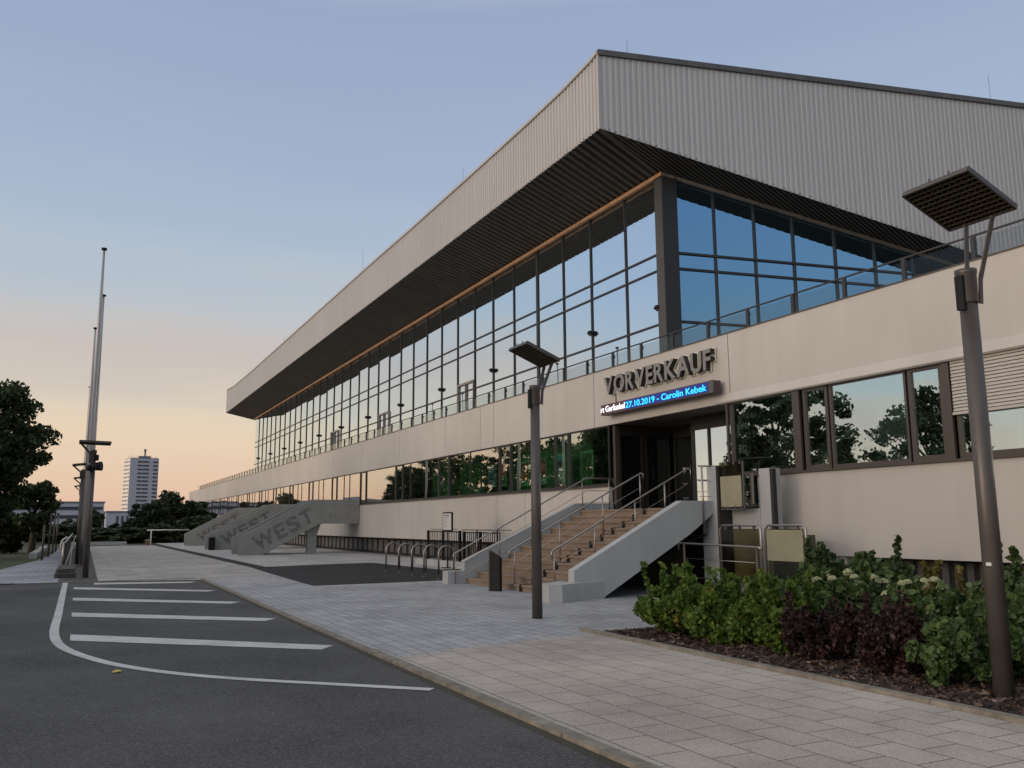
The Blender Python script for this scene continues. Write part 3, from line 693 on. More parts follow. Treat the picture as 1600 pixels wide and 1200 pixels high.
# soffits, ribs running across the overhang
GT = 12.47
A1, B1 = Vector((XF, YF, 0)), Vector((XF, YF2, 0))
yA, yB = 21.45, 92.9
def so_up1(t):
    y = YF + t*(YF2-YF); y2 = yA + t*(yB-yA); return (XG-.10-XF, y2-y, GT)
part(ribbed(A1, B1, lambda t: (.02,0,13.10), so_up1, (0,0,-1), pitch=.33, depth=.09), 'soffit', MT['soffit'])
def sr0(t): return (0,0,fbz(XF+t*(XE-XF))-.01)
def sr1(t):
    x = XF + t*(XE-XF); p = pe(x); xg = 15.95 + t*(XE+2-15.95); g = RP(xg, .08); return (g.x-p.x, g.y-p.y, beamz(xg)+.05)
part(ribbed(pe(XF), pe(XE), sr0, sr1, (0,0,-1), pitch=.33, depth=.09), 'soffit', MT['soffit'])
part(MB().bar((XG-.14,21.3,12.44), (XG-.14,92.9,12.44), .12, .12), 'soffit_trim', MT['trim'])
e0 = RP(15.9, .10, 12.42+.03); e1 = RP(40, .10, beamz(40)+.03)
part(MB().bar(e0, e1, .10, .10), 'soffit_trim', MT['trimR'])
# perforated screen at the low end of the right glazing
sc = MB(); s0, s1 = RP(26.9,.35), RP(33,.35)
for i in range(60):
    t = i/59; p = s0.lerp(s1, t); sc.bar((p.x,p.y,6.05), (p.x,p.y,beamz(p.x)-.1), .02, .02)
for i in range(34):
    z = 6.2+i*.11; sc.bar((s0.x,s0.y,z), (s1.x,s1.y,z), .02, .02)
part(sc, 'screen_mesh', MT['frame'])
part(MB().box(XG+.3, 45, 23, 92, 6.0, 12.2), 'hall_core', MT['dark'])
# roof aerials
for x, y_, z_, h in ((13.6,94,15.3,1.4),(14,70,15.2,1.6),(14,48,15.2,2.2),(14,33,15.2,1.6),(14.6,21.2,15.5,1.1),(29,19,16.1,1.6)):
    part(MB().tube([(x,y_,z_-.3),(x,y_,z_+h)], .007, 5), 'lightning_rod', MT['cap'])

# ------------------------------------------------------------------ terrace railing
RL = thing('terrace_railing', 'long dark terrace railing with glass infill on top of the pale parapet', 'railing', (14.12, 21.5, 6.16))
XR = 14.14
z0, z1 = 6.16, 6.60
part(MB().box(XR-.02, XR+.02, YR, YL-8, 6.62, 6.65), 'handrail', MT['frame'], RL)
ys = [21.77-1.49*k for k in range(1, 20)] + [21.77 + 1.49*k for k in range(0, 68)]
pp = MB().box(-.03, .03, -.04, .04, -.0, .46).box(.03, .07, -.02, .02, .30, .38)
first = None; gfirst = None
for i, y_ in enumerate(sorted(ys)):
    if y_ < 0 or y_ > 124: continue
    if first is None:
        first = pp.build('post', MT['frame'], origin=(0,0,0)); first.parent = RL; first.location = (XR-14.12, y_-21.5, 0)
        gfirst = MB().box(-.005, .005, .03, 1.46, .06, .40).build('glass_panel', MT['glassRail'], origin=(0,0,0)); gfirst.parent = RL; gfirst.location = (XR-14.12, y_-21.5, 0)
    else:
        for s_ in (first, gfirst):
            c = s_.copy(); COL.objects.link(c); c.parent = RL; c.location = (XR-14.12, y_-21.5, 0)
# small dome lamps on the glazing mullions
def dome_mb():
    return MB().lathe((0,0,0), [(.02,.10),(.10,.09),(.15,.03),(.16,-.02),(.06,-.05),(.05,-.12)], 12).box(0,.30,-.015,.015,.02,.05)
dl = None
places = [(21.95,'on the corner column of the glazing'),(25.9,'first lamp left of the corner column'),(34.24,'third lamp along, right of the first terrace door')]
names = ['beside the corner column','on the second mullion from the corner column','above the near lamp post','left of the near lamp post','fifth from the corner column','sixth from the corner column','seventh from the corner column','eighth from the corner column','ninth from the corner column','tenth from the corner column','near the far end of the glazing','next to last at the far end','last one at the far end of the glazing']
dys = [21.85,25.9,30.02,34.24,40.4,46.7,53.0,59.3,65.6,71.9,78.2,84.5,90.8]
for y_, nm in zip(dys, names):
    if y_ == 30.02: continue
    lab = 'black dome lamp on the glass front, ' + nm
    if dl is None:
        dl = thing('wall_lamp', lab, 'lamp', (15.90, y_, 8.20), 'dome lamps on the glass front'); dl['_local'] = 1
        MB().lathe((0,0,0), [(.02,.10),(.08,.09),(.115,.03),(.12,-.02)], 12).build('lamp_shade', MT['black'], dl)
        MB().lathe((0,0,0), [(.06,-.08),(.07,-.02),(.05,-.015)], 10).build('bulb_cover', MT['lampgrid'], dl)
        MB().box(.05,.11,-.015,.015,.02,.05).build('bracket', MT['black'], dl)
    else:
        c = copy_tree(dl); c.location = (15.90, y_, 8.20); c['label'] = lab

# ------------------------------------------------------------------ lettering and LED board
SG = thing('sign_lettering', 'grey capital letters reading VORVERKAUF standing off the pale parapet', 'sign', (13.9, 19.3, 5.33))
word = 'VORVERKAUF'; lets = []; xx = 0.
for chh in word:
    vs, fs = text_mb(chh, 1.0, .08, .03)
    w = max(v[0] for v in vs); mn = min(v[0] for v in vs); lets.append((vs, fs, mn, w))
    bvs, bfs = text_mb(chh, 1.0, .012, .075); lets[-1] += (bvs, bfs)
cap = max(v[1] for v in lets[0][0])
adv = []; xx = 0
for l_ in lets: adv.append(xx - l_[2]); xx += (l_[3]-l_[2]) + .085
tot = xx - .085; sx = (21.80-16.86)/tot; sz = .50/cap
for l_, a in zip(lets, adv):
    def tr(v, xo): return (13.88 - v[2]*.9 + xo, 21.80 - (v[0]+a)*sx, 5.335 + v[1]*sz)
    mb = MB().add([tr(v, 0) for v in l_[0]], l_[1])
    ob = mb.build('letter', [MT['letter'], MT['letterS']], SG)
    for p in ob.data.polygons:
        p.material_index = 0 if abs(p.normal.x) > .9 else 1
    MB().add([tr(v, .088) for v in l_[4]], l_[5]).build('back_plate', MT['letterB'], ob)
part(MB().box(13.978, 13.996, 21.42, 21.44, 4.98, 5.33), 'cable', MT['black'], SG)
LD = thing('led_display', 'long LED ticker board with white and blue lettering under the grey capitals', 'display', (13.75, 19.1, 4.69))
part(MB().box(13.66, 13.90, 16.62, 21.74, 4.69, 4.99), 'housing', MT['ledbox'], LD)
part(MB().box(13.652, 13.659, 16.80, 20.46, 4.72, 4.965), 'screen', emis('led_blue_field', (.010,.022,.15), 1.0), LD)
part(MB().box(13.90, 13.995, 17.2, 17.3, 4.75, 4.9).box(13.90, 13.995, 21.0, 21.1, 4.75, 4.9), 'bracket', MT['black'], LD)
part(MB().box(13.645, 13.675, 16.60, 16.78, 4.685, 4.995), 'end_cap', MT['cap'], LD)
def led(s_, ya, yb, m_, off, z=4.765, h=.155):
    vs, fs = text_mb(s_, 1., .004, off)
    x0 = min(v[0] for v in vs); x1 = max(v[0] for v in vs); cap = .70
    k = (ya-yb)/(x1-x0)
    part(MB().add([(13.646-v[2], ya-(v[0]-x0)*k, z+v[1]*h/cap) for v in vs], fs), 'display_text', m_, LD)
led('rt Garfunkel', 21.73, 20.47, emis('led_white', (1,.95,.98), 1.4), .004, 4.765, .175)
led('27.10.2019 - Carolin Kebek', 20.42, 16.86, emis('led_cyan', (.03,.50,1.0), 1.6), .010, 4.76, .165)

# ------------------------------------------------------------------ entrance stairs
ST = thing('entrance_stairs', 'broad brown granite entrance stairs with pale side walls rising to the dark doorway', 'stairs', (9.3, 19, 0))
for i in range(12):
    x0 = 9.32 + .32*i
    y0 = 16.2; yl = 21.7
    zt_ = .16*(i+1)
    mb = MB().box(x0-.012, 12.9 if i == 11 else x0+.335, y0, yl, zt_-.045, zt_).box(x0+.02, x0+.5, y0, yl, zt_-.16 if i else 0, zt_-.046)
    part(mb, 'step', MT['granite'], ST)
# near side wall: an inclined beam with a pale top
poly = [(9.27,0.0),(9.27,.60),(12.10,2.05),(12.95,2.05),(12.95,1.76),(12.3,1.32),(9.93,0.0)]
part(MB().prism(poly, 'y', 15.95, 16.19), 'side_wall', MT['stairwall'], ST)
part(MB().prism([(9.27,0),(9.27,.60),(12.72,2.12),(13.98,2.12),(13.98,0)], 'y', 21.71, 21.93), 'side_wall', MT['stairwall'], ST)
part(MB().prism([(8.50,15.63),(8.74,15.52),(9.268,15.76),(10.0,15.949),(9.275,15.949),(9.26,16.5),(8.52,16.05)], 'z', 0, .36), 'foot_block', MT['stairwall'], ST)
part(MB().prism([(8.80,21.72),(9.268,21.72),(9.268,22.1),(8.80,22.1)], 'z', 0, .34), 'foot_block', MT['stairwall'], ST)
# underside and supports
part(MB().add([(10.1,16.2,.1),(13.9,16.2,1.68),(13.9,21.69,1.68),(10.1,21.69,.1)], [(0,1,2,3)]), 'underside', MT['panelback'], ST)
part(MB().box(13.02, 13.9, 15.95, 16.15, 0, 1.69).box(13.0, 13.85, 16.16, 16.4, 0, 1.68), 'support_wall', MT['stairwall'], ST)
part(MB().box(13.6, 14.0, 16.45, 21.7, 0, 1.67), 'rear_wall', mat('cream_basement_wall', (.30,.27,.19), .8), ST)
part(MB().box(13.59, 13.6, 17.1, 17.9, 0, 1.6), 'basement_door', MT['dark'], ST)
# black step markers running up the middle
mk = MB()
for i in range(12):
    x0 = 9.32+.32*i; yy = 18.5 + .0*i
    mk.box(x0-.026, x0-.013, yy-.045, yy+.045, .16*i+.012, .16*(i+1)+.0).box(x0-.026, x0+.30, yy-.012, yy+.012, .16*(i+1)+.001, .16*(i+1)+.012)
part(mk, 'marker_strip', MT['black'], ST)
def rail(label, Y_, x0, x1, xe, zb=0., posts=(), low=True):
    def zz_(x): return .16 + (x-9.32)*.5 + .82
    rt = thing('stair_handrail', label, 'handrail', (x0, Y_, 0), 'steel handrails of the entrance stairs')
    zt = 1.92+.92
    k0 = zz_(x0); x1 = 9.32 + (zt-.98)/.5
    mb = MB().tube([(x0,Y_,k0-.18),(x0,Y_,k0-.02),(x0+.04,Y_,k0+.02),(x1-.03,Y_,zt-.015),(x1+.03,Y_,zt),(xe-.03,Y_,zt),(xe,Y_,zt-.03),(xe,Y_,zt-.14)], .021, 10)
    mb.build('top_rail', MT['steel'], rt)
    MB().tube([(x0+.1,Y_,k0-.30),(x1,Y_,zt-.36),(xe-.05,Y_,zt-.36)], .009, 6).build('mid_rail', MT['steel'], rt)
    MB().tube([(x0+.1,Y_,k0-.62),(x1,Y_,zt-.70),(xe-.05,Y_,zt-.70)], .007, 6).build('lower_rail', MT['steel'], rt)
    for x in posts:
        zt_ = zt if x > x1 else zz_(x)
        n_ = int((x-9.32)/.32)+1 if x >= 9.32 else 0
        base = zb if x < 9.32 else min(1.92, .16*n_) 
        pm = MB().tube([(x,Y_,base),(x,Y_,zt_-.01)], .016, 8).box(x-.035, x+.035, Y_-.035, Y_+.035, base, base+.015)
        pm.build('post', MT['steel'], rt)
    return rt
rail('steel handrail at the left side wall of the entrance stairs', 21.64, 8.93, 0, 13.95, posts=(8.98,10.25,11.5,12.9,13.8))
rail('steel handrail in the middle of the entrance stairs above the black step markers', 18.9, 9.22, 0, 13.1, posts=(9.36,10.6,11.85,13.0))
rail('steel handrail on the right of the entrance stairs, nearest the lamp post', 16.95, 9.3, 0, 12.95, posts=(9.36,10.4,11.5,12.35))
r4 = thing('landing_guard', 'short steel guard rail at the right edge of the stair landing', 'handrail', (12.9, 16.1, 0))
MB().tube([(12.62,16.0,2.84),(13.3,16.0,2.84)], .021, 10).build('top_rail', MT['steel'], r4)
for x in (12.66, 13.25): MB().tube([(x,15.93,1.35 if x < 13 else 1.5),(x,15.93,2.84)], .022, 8).build('post', MT['steel'], r4)
MB().tube([(12.62,16.0,2.5),(13.3,16.0,2.5)], .008, 6).tube([(12.62,16.0,2.15),(13.3,16.0,2.15)], .008, 6).build('mid_rail', MT['steel'], r4)

# info stele in front of the stairs
IB = thing('information_stele', 'slim black slanted-top stele on the paving left of the near lamp post', 'bollard', (8.84, 18.93, 0))
d = Vector((.41,-.912,0)); n_ = Vector((-.912,-.41,0)); b0 = Vector((8.77,19.10,0))
w = .34
def stele(off0, off1, u0, u1, zl, zr):
    P = [b0+d*u0-n_*off0, b0+d*u1-n_*off0, b0+d*u1-n_*off1, b0+d*u0-n_*off1]
    return MB().add([tuple(p) for p in P]+[(P[0].x,P[0].y,zl),(P[1].x,P[1].y,zr),(P[2].x,P[2].y,zr),(P[3].x,P[3].y,zl)], [(0,1,2,3),(4,5,6,7),(0,1,5,4),(1,2,6,5),(2,3,7,6),(3,0,4,7)])
part(stele(.0,.09,.03,.34,.93,.78), 'body', MT['black'], IB)
part(stele(-.0,.10,.0,.028,.95,.93), 'edge_strip', MT['lamp'], IB)
# ------------------------------------------------------------------ platform lift beside the stairs
LF = thing('platform_lift', 'wheelchair platform lift with grey masts and yellowed glass gates right of the stairs', 'lift', (12.9, 15.2, 0))
part(MB().box(12.95, 13.35, 15.80, 16.12, 0, 2.82), 'mast', MT['stairwall'], LF)
part(MB().box(12.94, 13.40, 15.72, 15.79, 0, 2.84), 'mast_seal', MT['panelback'], LF)
part(MB().box(13.3, 13.6, 14.45, 14.78, 0, 2.72), 'mast', MT['stairwall'], LF)
part(MB().box(13.3, 13.40, 14.36, 14.44, 0, 2.70), 'mast_seal', MT['panelback'], LF)
part(MB().box(13.30, 13.36, 14.79, 15.71, 0.3, 1.86), 'lift_panel', MT['stairwall'], LF)
part(MB().box(12.975, 12.99, 14.93, 15.70, 1.86, 2.90), 'upper_gate', MT['yglass'], LF)
part(MB().box(12.955, 12.972, 14.97, 15.66, 1.90, 2.58), 'acrylic_sheet', MT['milk'], LF)
for q in (15.0,15.2,15.45,15.6):
    part(MB().box(12.955,13.0,q-.02,q+.02,1.86,1.93), 'hinge', MT['cap'], LF); part(MB().box(12.955,13.0,q-.02,q+.02,2.83,2.90), 'hinge', MT['cap'], LF)
part(MB().box(12.96,13.0,14.9,14.93,1.86,2.9).box(12.96,12.995,14.93,15.7,1.84,1.86), 'gate_edge', MT['cap'], LF)
part(MB().box(13.1,13.16,14.80,14.86,1.95,2.62), 'control_column', MT['steel'], LF)
def gate(xp, ya, yb, zb_, zt_, milk):
    r_ = .025
    part(MB().tube([(xp,ya,zb_),(xp,ya,zt_-.08),(xp,ya-.08 if ya > yb else ya+.08,zt_),(xp,yb+.08,zt_),(xp,yb,zt_-.08),(xp,yb,zb_)], r_, 8).box(xp-.02,xp+.02,yb,ya,zb_,zb_+.05), 'gate_frame', MT['steel'], LF)
    g = part(MB().box(xp-.006, xp+.006, yb+.06, ya-.06, zb_+.1, zt_-.07), 'gate_glass', MT['yglass'], LF)
    cmb = MB()
    for q in np.linspace(yb+.2, ya-.2, 3): cmb.box(xp-.02, xp+.02, q-.02, q+.02, zt_-.1, zt_-.02)
    part(cmb, 'clips', MT['cap'], g)
    if milk: part(MB().box(xp-.03, xp-.008, yb+.06, ya-.06, zb_+.55, zt_-.09), 'milky_panel', MT['milk'], g)
gate(12.55, 15.25, 13.98, .25, 1.50, False)
gate(12.62, 13.92, 12.80, .25, 1.50, True)
part(MB().box(12.5, 13.8, 12.80, 15.4, .0, .22), 'lift_base', MT['slat'], LF)
part(MB().box(13.5, 13.56, 13.5, 15.3, .22, 1.3), 'rear_panel', mat('dull_brown_panel', (.10,.09,.06), .7), LF)
GR = thing('lift_handrail', 'low stainless handrail in front of the lift glass gates, above the hedge', 'handrail', (11.9, 14.6, 0))
part(MB().tube([(11.95,15.95,.98),(11.95,15.95,1.10),(11.95,15.9,1.12),(11.95,13.4,1.08),(11.95,13.3,1.05)], .022, 10), 'top_rail', MT['steel'], GR)
for y_ in (15.75, 13.45): part(MB().tube([(11.95,y_,0),(11.95,y_,1.1)], .024, 8), 'post', MT['lamp'], GR)
part(MB().tube([(11.95,15.7,.8),(11.95,13.5,.78)], .008, 6).tube([(11.95,15.7,.4),(11.95,13.5,.4)], .008, 6), 'mid_rail', MT['steel'], GR)

# ------------------------------------------------------------------ WEST stairs
def west(Y_, Y2, label):
    t = thing('concrete_stairs', label, 'stairs', (7.6, Y_, 0), 'concrete outdoor stairs with sunken capitals')
    poly = [(7.56,0),(7.56,.90),(11.32,2.90),(13.98,2.90),(13.98,1.60),(11.80,1.60),(11.35,1.38),(8.80,0)]
    for ya, yb in ((Y_, Y_+.22), (Y2-.22, Y2)):
        w = part(MB().prism(poly, 'y', ya, yb), 'side_wall', MT['concrete'], t)
    eb = MB().bar((7.54,Y_+.05,0),(7.54,Y_+.05,.90),.06,.012,up=(1,0,0)).bar((7.55,Y_+.05,.91),(11.32,Y_+.05,2.912),.06,.012)
    part(eb, 'pale_edge', MT['concEdge'], t)
    part(MB().prism([(8.2,0),(8.2,.1),(11.4,1.72),(13.98,1.72),(13.98,1.62),(11.8,1.62),(8.9,0)], 'y', Y_+.221, Y2-.221), 'flight', MT['concrete'], t)
    part(MB().prism([(11.15,1.40),(11.95,1.62),(11.72,.95),(11.72,0),(11.22,0),(11.22,.95)], 'y', (Y_+Y2)/2-.75, (Y_+Y2)/2-.45), 'pillar', MT['concrete'], t)
    for i, (u0, u1, chh) in enumerate(((.02,1.12,'W'),(1.22,1.80,'E'),(1.93,2.62,'S'),(2.72,3.42,'T'))):
        vs, fs = text_mb(chh, 1., .006, .035)
        x0 = min(v[0] for v in vs); x1 = max(v[0] for v in vs); k = (u1-u0)/(x1-x0)
        pts = []
        for v in vs:
            u = u0 + (v[0]-x0)*k; h = -.08 + v[1]*.74/.70
            pts.append((8.47 + u*.883 - h*.469, Y_-.004-v[2], .28 + u*.469 + h*.883))
        part(MB().add(pts, fs), 'letter', MT['concD'], t)
    for hx in (12.35, 13.35): part(MB().tube([(hx,Y_-.003,2.05),(hx,Y_+.02,2.05)], .028, 8), 'tie_hole', MT['dark'], t)
    part(MB().box(12.62,12.632,Y_-.0025,Y_+.01,1.62,2.88), 'form_joint', MT['concD'], t)
    return t
west(47.6, 49.9, 'nearest of three grey concrete stairs with WEST cast in its side')
w2 = west(59.0, 61.3, 'middle of three grey concrete stairs with WEST cast in its side')
west(71.5, 73.8, 'farthest of three grey concrete stairs with WEST cast in its side')
bx = thing('electric_cabinet', 'narrow black cabinet at the foot of the middle concrete stairs', 'cabinet', (7.7, 58.6, 0))
part(MB().box(7.50, 7.86, 58.55, 58.95, .0, .78), 'body', MT['black'], bx)
part(MB().box(7.48, 7.88, 58.53, 58.97, .78, .82), 'lid', MT['cap'], bx)

# ------------------------------------------------------------------ bicycle hoops
h0 = None
hy = [(28.9,'farthest left'),(27.6,'second from the left'),(26.35,'middle'),(25.25,'second from the right'),(24.05,'nearest the stairs')]
for y_, nm in hy:
    lab = {'middle': 'steel bicycle hoop in the middle of the row of five', 'farthest left': 'steel bicycle hoop farthest left in the row of five',
           'nearest the stairs': 'steel bicycle hoop nearest the stairs in the row of five'}.get(nm, 'steel bicycle hoop ' + nm + ' in the row of five')
    if h0 is None:
        h0 = thing('bicycle_hoop', lab, 'bicycle stand', (9.45, y_, 0), 'row of five steel bicycle hoops'); h0['_local'] = 1
        arc = [(0,0,0),(0,0,.70)] + [(.24-.24*math.cos(t), 0, .70+.24*math.sin(t)) for t in np.linspace(.2, math.pi-.2, 9)] + [(.48,0,.70),(.48,0,0)]
        MB().tube(arc, .024, 10).build('hoop', MT['steel'], h0)
        for x in (0, .48): MB().lathe((x,0,0), [(.05,.0),(.05,.012)], 10).build('base_plate', MT['steel'], h0)
    else:
        c = copy_tree(h0); c.location = (9.45, y_, 0); c['label'] = lab

# ------------------------------------------------------------------ low wall, bar railings, notice board, standing tables
tag(MB().box(12.0, 12.28, 22.2, 33, 0, .24).build('low_wall', MT['stairwall']), 'low pale wall on the ground behind the bicycle hoops', 'wall')
fl = sheet('raised_paving', [(12.28,22.0),(14.6,22.0),(14.6,34),(12.28,34)], .20, MT['darkpath'])
def barfence(label, x, ya, yb, zb_, zt_):
    t = thing('bar_railing', label, 'railing', (x, ya, zb_), 'black bar railings below the windows')
    part(MB().box(x-.025, x+.025, ya, yb, zt_-.04, zt_).box(x-.025, x+.025, ya, yb, zb_+.08, zb_+.11), 'rails', MT['black'], t)
    mb = MB(); y_ = ya
    while y_ < yb: mb.box(x-.006, x+.006, y_, y_+.035, zb_+.1, zt_-.04); y_ += .17
    part(mb, 'bars', MT['black'], t)
    for y_ in (ya, (ya+yb)/2, yb-.06): part(MB().box(x-.04, x+.04, y_, y_+.09, zb_, zt_+.02), 'post', MT['black'], t)
barfence('black bar railing nearer the stairs, right of the notice board', 12.14, 25.6, 28.5, .24, 1.28)
barfence('black bar railing farther left, behind the notice board', 12.14, 28.8, 32.0, .24, 1.30)
NB = thing('notice_board', 'white notice sheet in a black frame on a stand among the black railings', 'sign', (11.92, 29.45, 0))
part(MB().box(11.90, 11.94, 29.0, 29.9, 1.30, 1.98), 'frame', MT['black'], NB)
part(MB().box(11.886, 11.899, 29.07, 29.83, 1.35, 1.93), 'notice_sheet', MT['white'], NB)
tx = MB()
for i, (ww) in enumerate((.5,.44,.3,.4,.25,.38,.2)): tx.box(11.879, 11.885, 29.77-ww, 29.74, 1.84-.07*i, 1.84-.07*i+(.035 if i == 0 else .012))
part(tx, 'printed_lines', MT['cap'], NB)
part(MB().tube([(11.92,29.45,0),(11.92,29.45,1.3)], .03, 8).box(11.75,12.0,29.2,29.7,0,.03), 'stand', MT['black'], NB)
def table(label, x, y_, r=.42):
    t = thing('standing_table', label, 'table', (x, y_, .2), 'standing tables below the windows')
    part(MB().box(x-r*.8, x+r*.8, y_-r*1.4, y_+r*1.4, 1.33, 1.36), 'table_top', MT['steel'], t)
    part(MB().tube([(x,y_,.2),(x,y_,1.33)], .03, 8), 'leg', MT['steel'], t)
    part(MB().lathe((x,y_,.2), [(.25,0),(.25,.02),(.05,.04)], 14), 'foot', MT['lamp'], t)
table('silver standing table right of the notice board', 12.6, 28.4)
table('silver standing table left of the notice board', 12.75, 31.9)
table('silver standing table between the railings and the stair handrail', 12.45, 26.4, .36)

# ------------------------------------------------------------------ posters behind the windows
def poster(label, y0, y1, z0, z1, x, cols):
    k = 14.42/x; y0, y1, z0, z1, x = y0*k, y1*k, 1.6+(z0-1.6)*k, 1.6+(z1-1.6)*k, 14.42
    t = thing('poster', label, 'poster', (x, (y0+y1)/2, z0), 'framed posters behind the lower windows')
    part(MB().box(x-.03, x, y0, y1, z0, z1), 'board', mat('poster_board', (.22,.62,.40), .6), t)
    h = z1-z0
    for i, (a, b, c) in enumerate(cols):
        part(MB().box(x-.036-.001*i, x-.031, y0+.08, y1-.08, z0+a*h, z0+b*h), 'print_area', mat('poster_ink', c, .6, noise=.5, nscale=4), t)
poster('brown and orange poster on a green board, left of the near lamp post', 28.95, 29.65, 2.94, 3.89, 15.0, [(.25,.9,(.22,.12,.06)),(.25,.5,(.75,.26,.08))])
poster('dark red poster on a green board, right of the near lamp post', 27.6, 28.3, 2.94, 3.89, 15.0, [(.3,.95,(.20,.06,.04)),(.5,.8,(.6,.26,.14))])
poster('bright teal poster in the narrow window near the stairs', 25.55, 26.3, 2.93, 3.9, 14.6, [(.25,.92,(.06,.55,.55)),(.45,.7,(.02,.10,.10))])
poster('pale green poster in the last window before the entrance', 23.9, 24.7, 2.95, 3.88, 14.7, [(.1,.92,(.10,.22,.10))])
poster('dark blue poster, left one of the pair farther left', 31.9, 32.6, 3.0, 3.9, 15.0, [(.1,.95,(.04,.25,.38))])
poster('brick red poster, right one of the pair farther left', 30.9, 31.6, 3.0, 3.9, 15.0, [(.45,.95,(.6,.13,.08)),(.1,.4,(.08,.18,.10))])

# ------------------------------------------------------------------ street lamps
def lamp(label, x, y_, edge_z, dx, dy, flip=1, sz_=.70, sticker=False, rise=.26):
    """pole with collar; two flat arms carry one edge of a tilted square panel"""
    t = thing('street_lamp', label, 'street lamp', (x, y_, 0), 'brown grey street lamps with square panels')
    part(MB().tube([(x,y_,0),(x,y_,3.62)], [.088,.080], 20), 'pole', MT['lamp'], t)
    part(MB().lathe((x,y_,0), [(.088,3.62),(.092,3.63),(.092,3.90),(.098,3.91),(.098,3.95),(.06,3.96)], 20), 'collar', MT['lamp'], t)
    part(MB().box(x-.12, x-.085, y_-.04, y_+.04, 3.55, 3.88), 'cable_box', MT['black'], t)
    ex, ey = x+dx, y_+dy       # middle of the carried edge
    wv = .64*flip*sz_/.70
    for s_ in (-1, 1):
        a = Vector((x + .10*(1 if flip > 0 else -1), y_+s_*.06, 3.62)); b = Vector((x + .11*(1 if flip > 0 else -1), y_+s_*.07, 3.86)); c = Vector((ex-.04*flip, ey+s_*.14, edge_z-.02))
        mb = MB().bar(a, b, .012, .05, up=(1,0,0)).bar(b, c, .012, .055, up=(1,0,0))
        part(mb, 'arm', MT['lamp'], t)
    # panel frame
    P = [Vector((ex, ey-sz_/2, edge_z)), Vector((ex, ey+sz_/2, edge_z)), Vector((ex-wv, ey+sz_/2, edge_z+rise)), Vector((ex-wv, ey-sz_/2, edge_z+rise))]
    nrm = (P[1]-P[0]).cross(P[3]-P[0]).normalized()
    if nrm.z < 0: nrm = -nrm
    fr = MB()
    for a, b in ((0,1),(1,2),(2,3),(3,0)): fr.bar(P[a], P[b], .02, .045, up=nrm)
    hd = part(fr, 'head_frame', MT['lamp'], t)
    Q = [p + nrm*.024 for p in P]
    part(MB().add([tuple(q) for q in Q] + [tuple(q+nrm*.012) for q in Q], [(0,1,2,3),(4,5,6,7),(0,1,5,4),(1,2,6,5),(2,3,7,6),(3,0,4,7)]), 'top_plate', MT['black'], hd)
    gr = MB(); K = 11
    for i in range(1, K):
        f = i/K
        for (a, b, c, d_) in ((0,1,3,2), (0,3,1,2)):
            p = P[a].lerp(P[b], f); q = P[c].lerp(P[d_], f)
            # shallow scalloped louvres
            gr.bar(p, q, .006, .034, up=nrm)
    for i in range(K):
        for j in range(K):
            u, v = (i+.5)/K, (j+.5)/K
            cpt = P[0].lerp(P[1], u).lerp(P[3].lerp(P[2], u), v) + nrm*.008
            e1 = (P[1]-P[0])/K*.45; e2 = (P[3]-P[0])/K*.45
            gr.add([tuple(cpt-e1), tuple(cpt-e2*.9+nrm*.01), tuple(cpt+e1), tuple(cpt+e2+nrm*.012)], [(0,1,2,3)])
    part(gr, 'reflector_grid', MT['lampgrid'], hd)
    mb = MB()
    for f in (.3,.6): p = P[3].lerp(P[2], f); mb.bar(p, p+nrm*.07, .012, .012)
    part(mb, 'bird_pin', MT['lamp'], hd)
    if sticker: part(MB().box(x-.085-.004, x-.075, y_-.05, y_+.0, 1.18, 1.21), 'sticker', MT['white'], t)
    return t
lamp('brown grey street lamp standing on the paving in front of the entrance stairs', 7.0, 13.29, 4.40, .39, .14)
lamp('nearest street lamp, tall in the planting bed at the right edge', 7.47, 5.31, 4.47, .20, -.08, sticker=True)
lamp('street lamp on the left at the end of the road, in front of the flagpoles', .30, 30.55, 4.19, -.42, 0, flip=-1, sz_=.98, rise=-.02)
for i, (y_, nm) in enumerate(((41.5,'second'),(53.,'third'),(64.,'farthest'))):
    lamp(f'{nm} street lamp in the left row behind the flagpoles', .06, y_, 4.13, -.42, 0, flip=-1, sz_=.9, rise=.1)
SP = thing('loudspeaker', 'two dark floodlights clamped to the left street lamp pole', 'floodlight', (.4, 30.5, 3.3))
part(MB().tube([(.28,30.4,3.42),(.55,30.3,3.44)], [.11,.15], 12), 'housing', MT['black'], SP)
part(MB().tube([(.14,30.5,3.38),(.28,30.45,3.40)], [.09,.10], 12).box(.36,.46,30.4,30.5,3.62,3.80), 'bracket', MT['black'], SP)

# ------------------------------------------------------------------ flagpoles
fp = None
for (x, y_, nm) in ((.27,39.8,'nearest and tallest looking of the five bare grey flagpoles'),(.45,48.2,'second of the five bare flagpoles, its top just right of the nearest one'),
                    (.20,56.7,'third of the five bare flagpoles, its top left of the nearest pair'),(.37,73.5,'fourth of the five bare flagpoles'),(.19,81.6,'farthest and shortest looking of the five bare flagpoles')):
    if fp is None:
        fp = thing('flagpole', nm, 'flagpole', (x, y_, 0), 'five bare grey flagpoles'); fp['_local'] = 1
        MB().tube([(0,0,0),(0,0,5),(0,0,9),(0,0,13.2)], [.115,.10,.08,.045], 14).build('pole', MT['flag'], fp)
        MB().lathe((0,0,13.2), [(.06,0),(.115,.02),(.115,.09),(.05,.12)], 12).build('finial', MT['black'], fp)
        MB().lathe((0,0,0), [(.2,0),(.2,.04),(.16,.05)], 14).build('base_plate', MT['lamp'], fp)
    else:
        c = copy_tree(fp); c.location = (x, y_, 0); c['label'] = nm
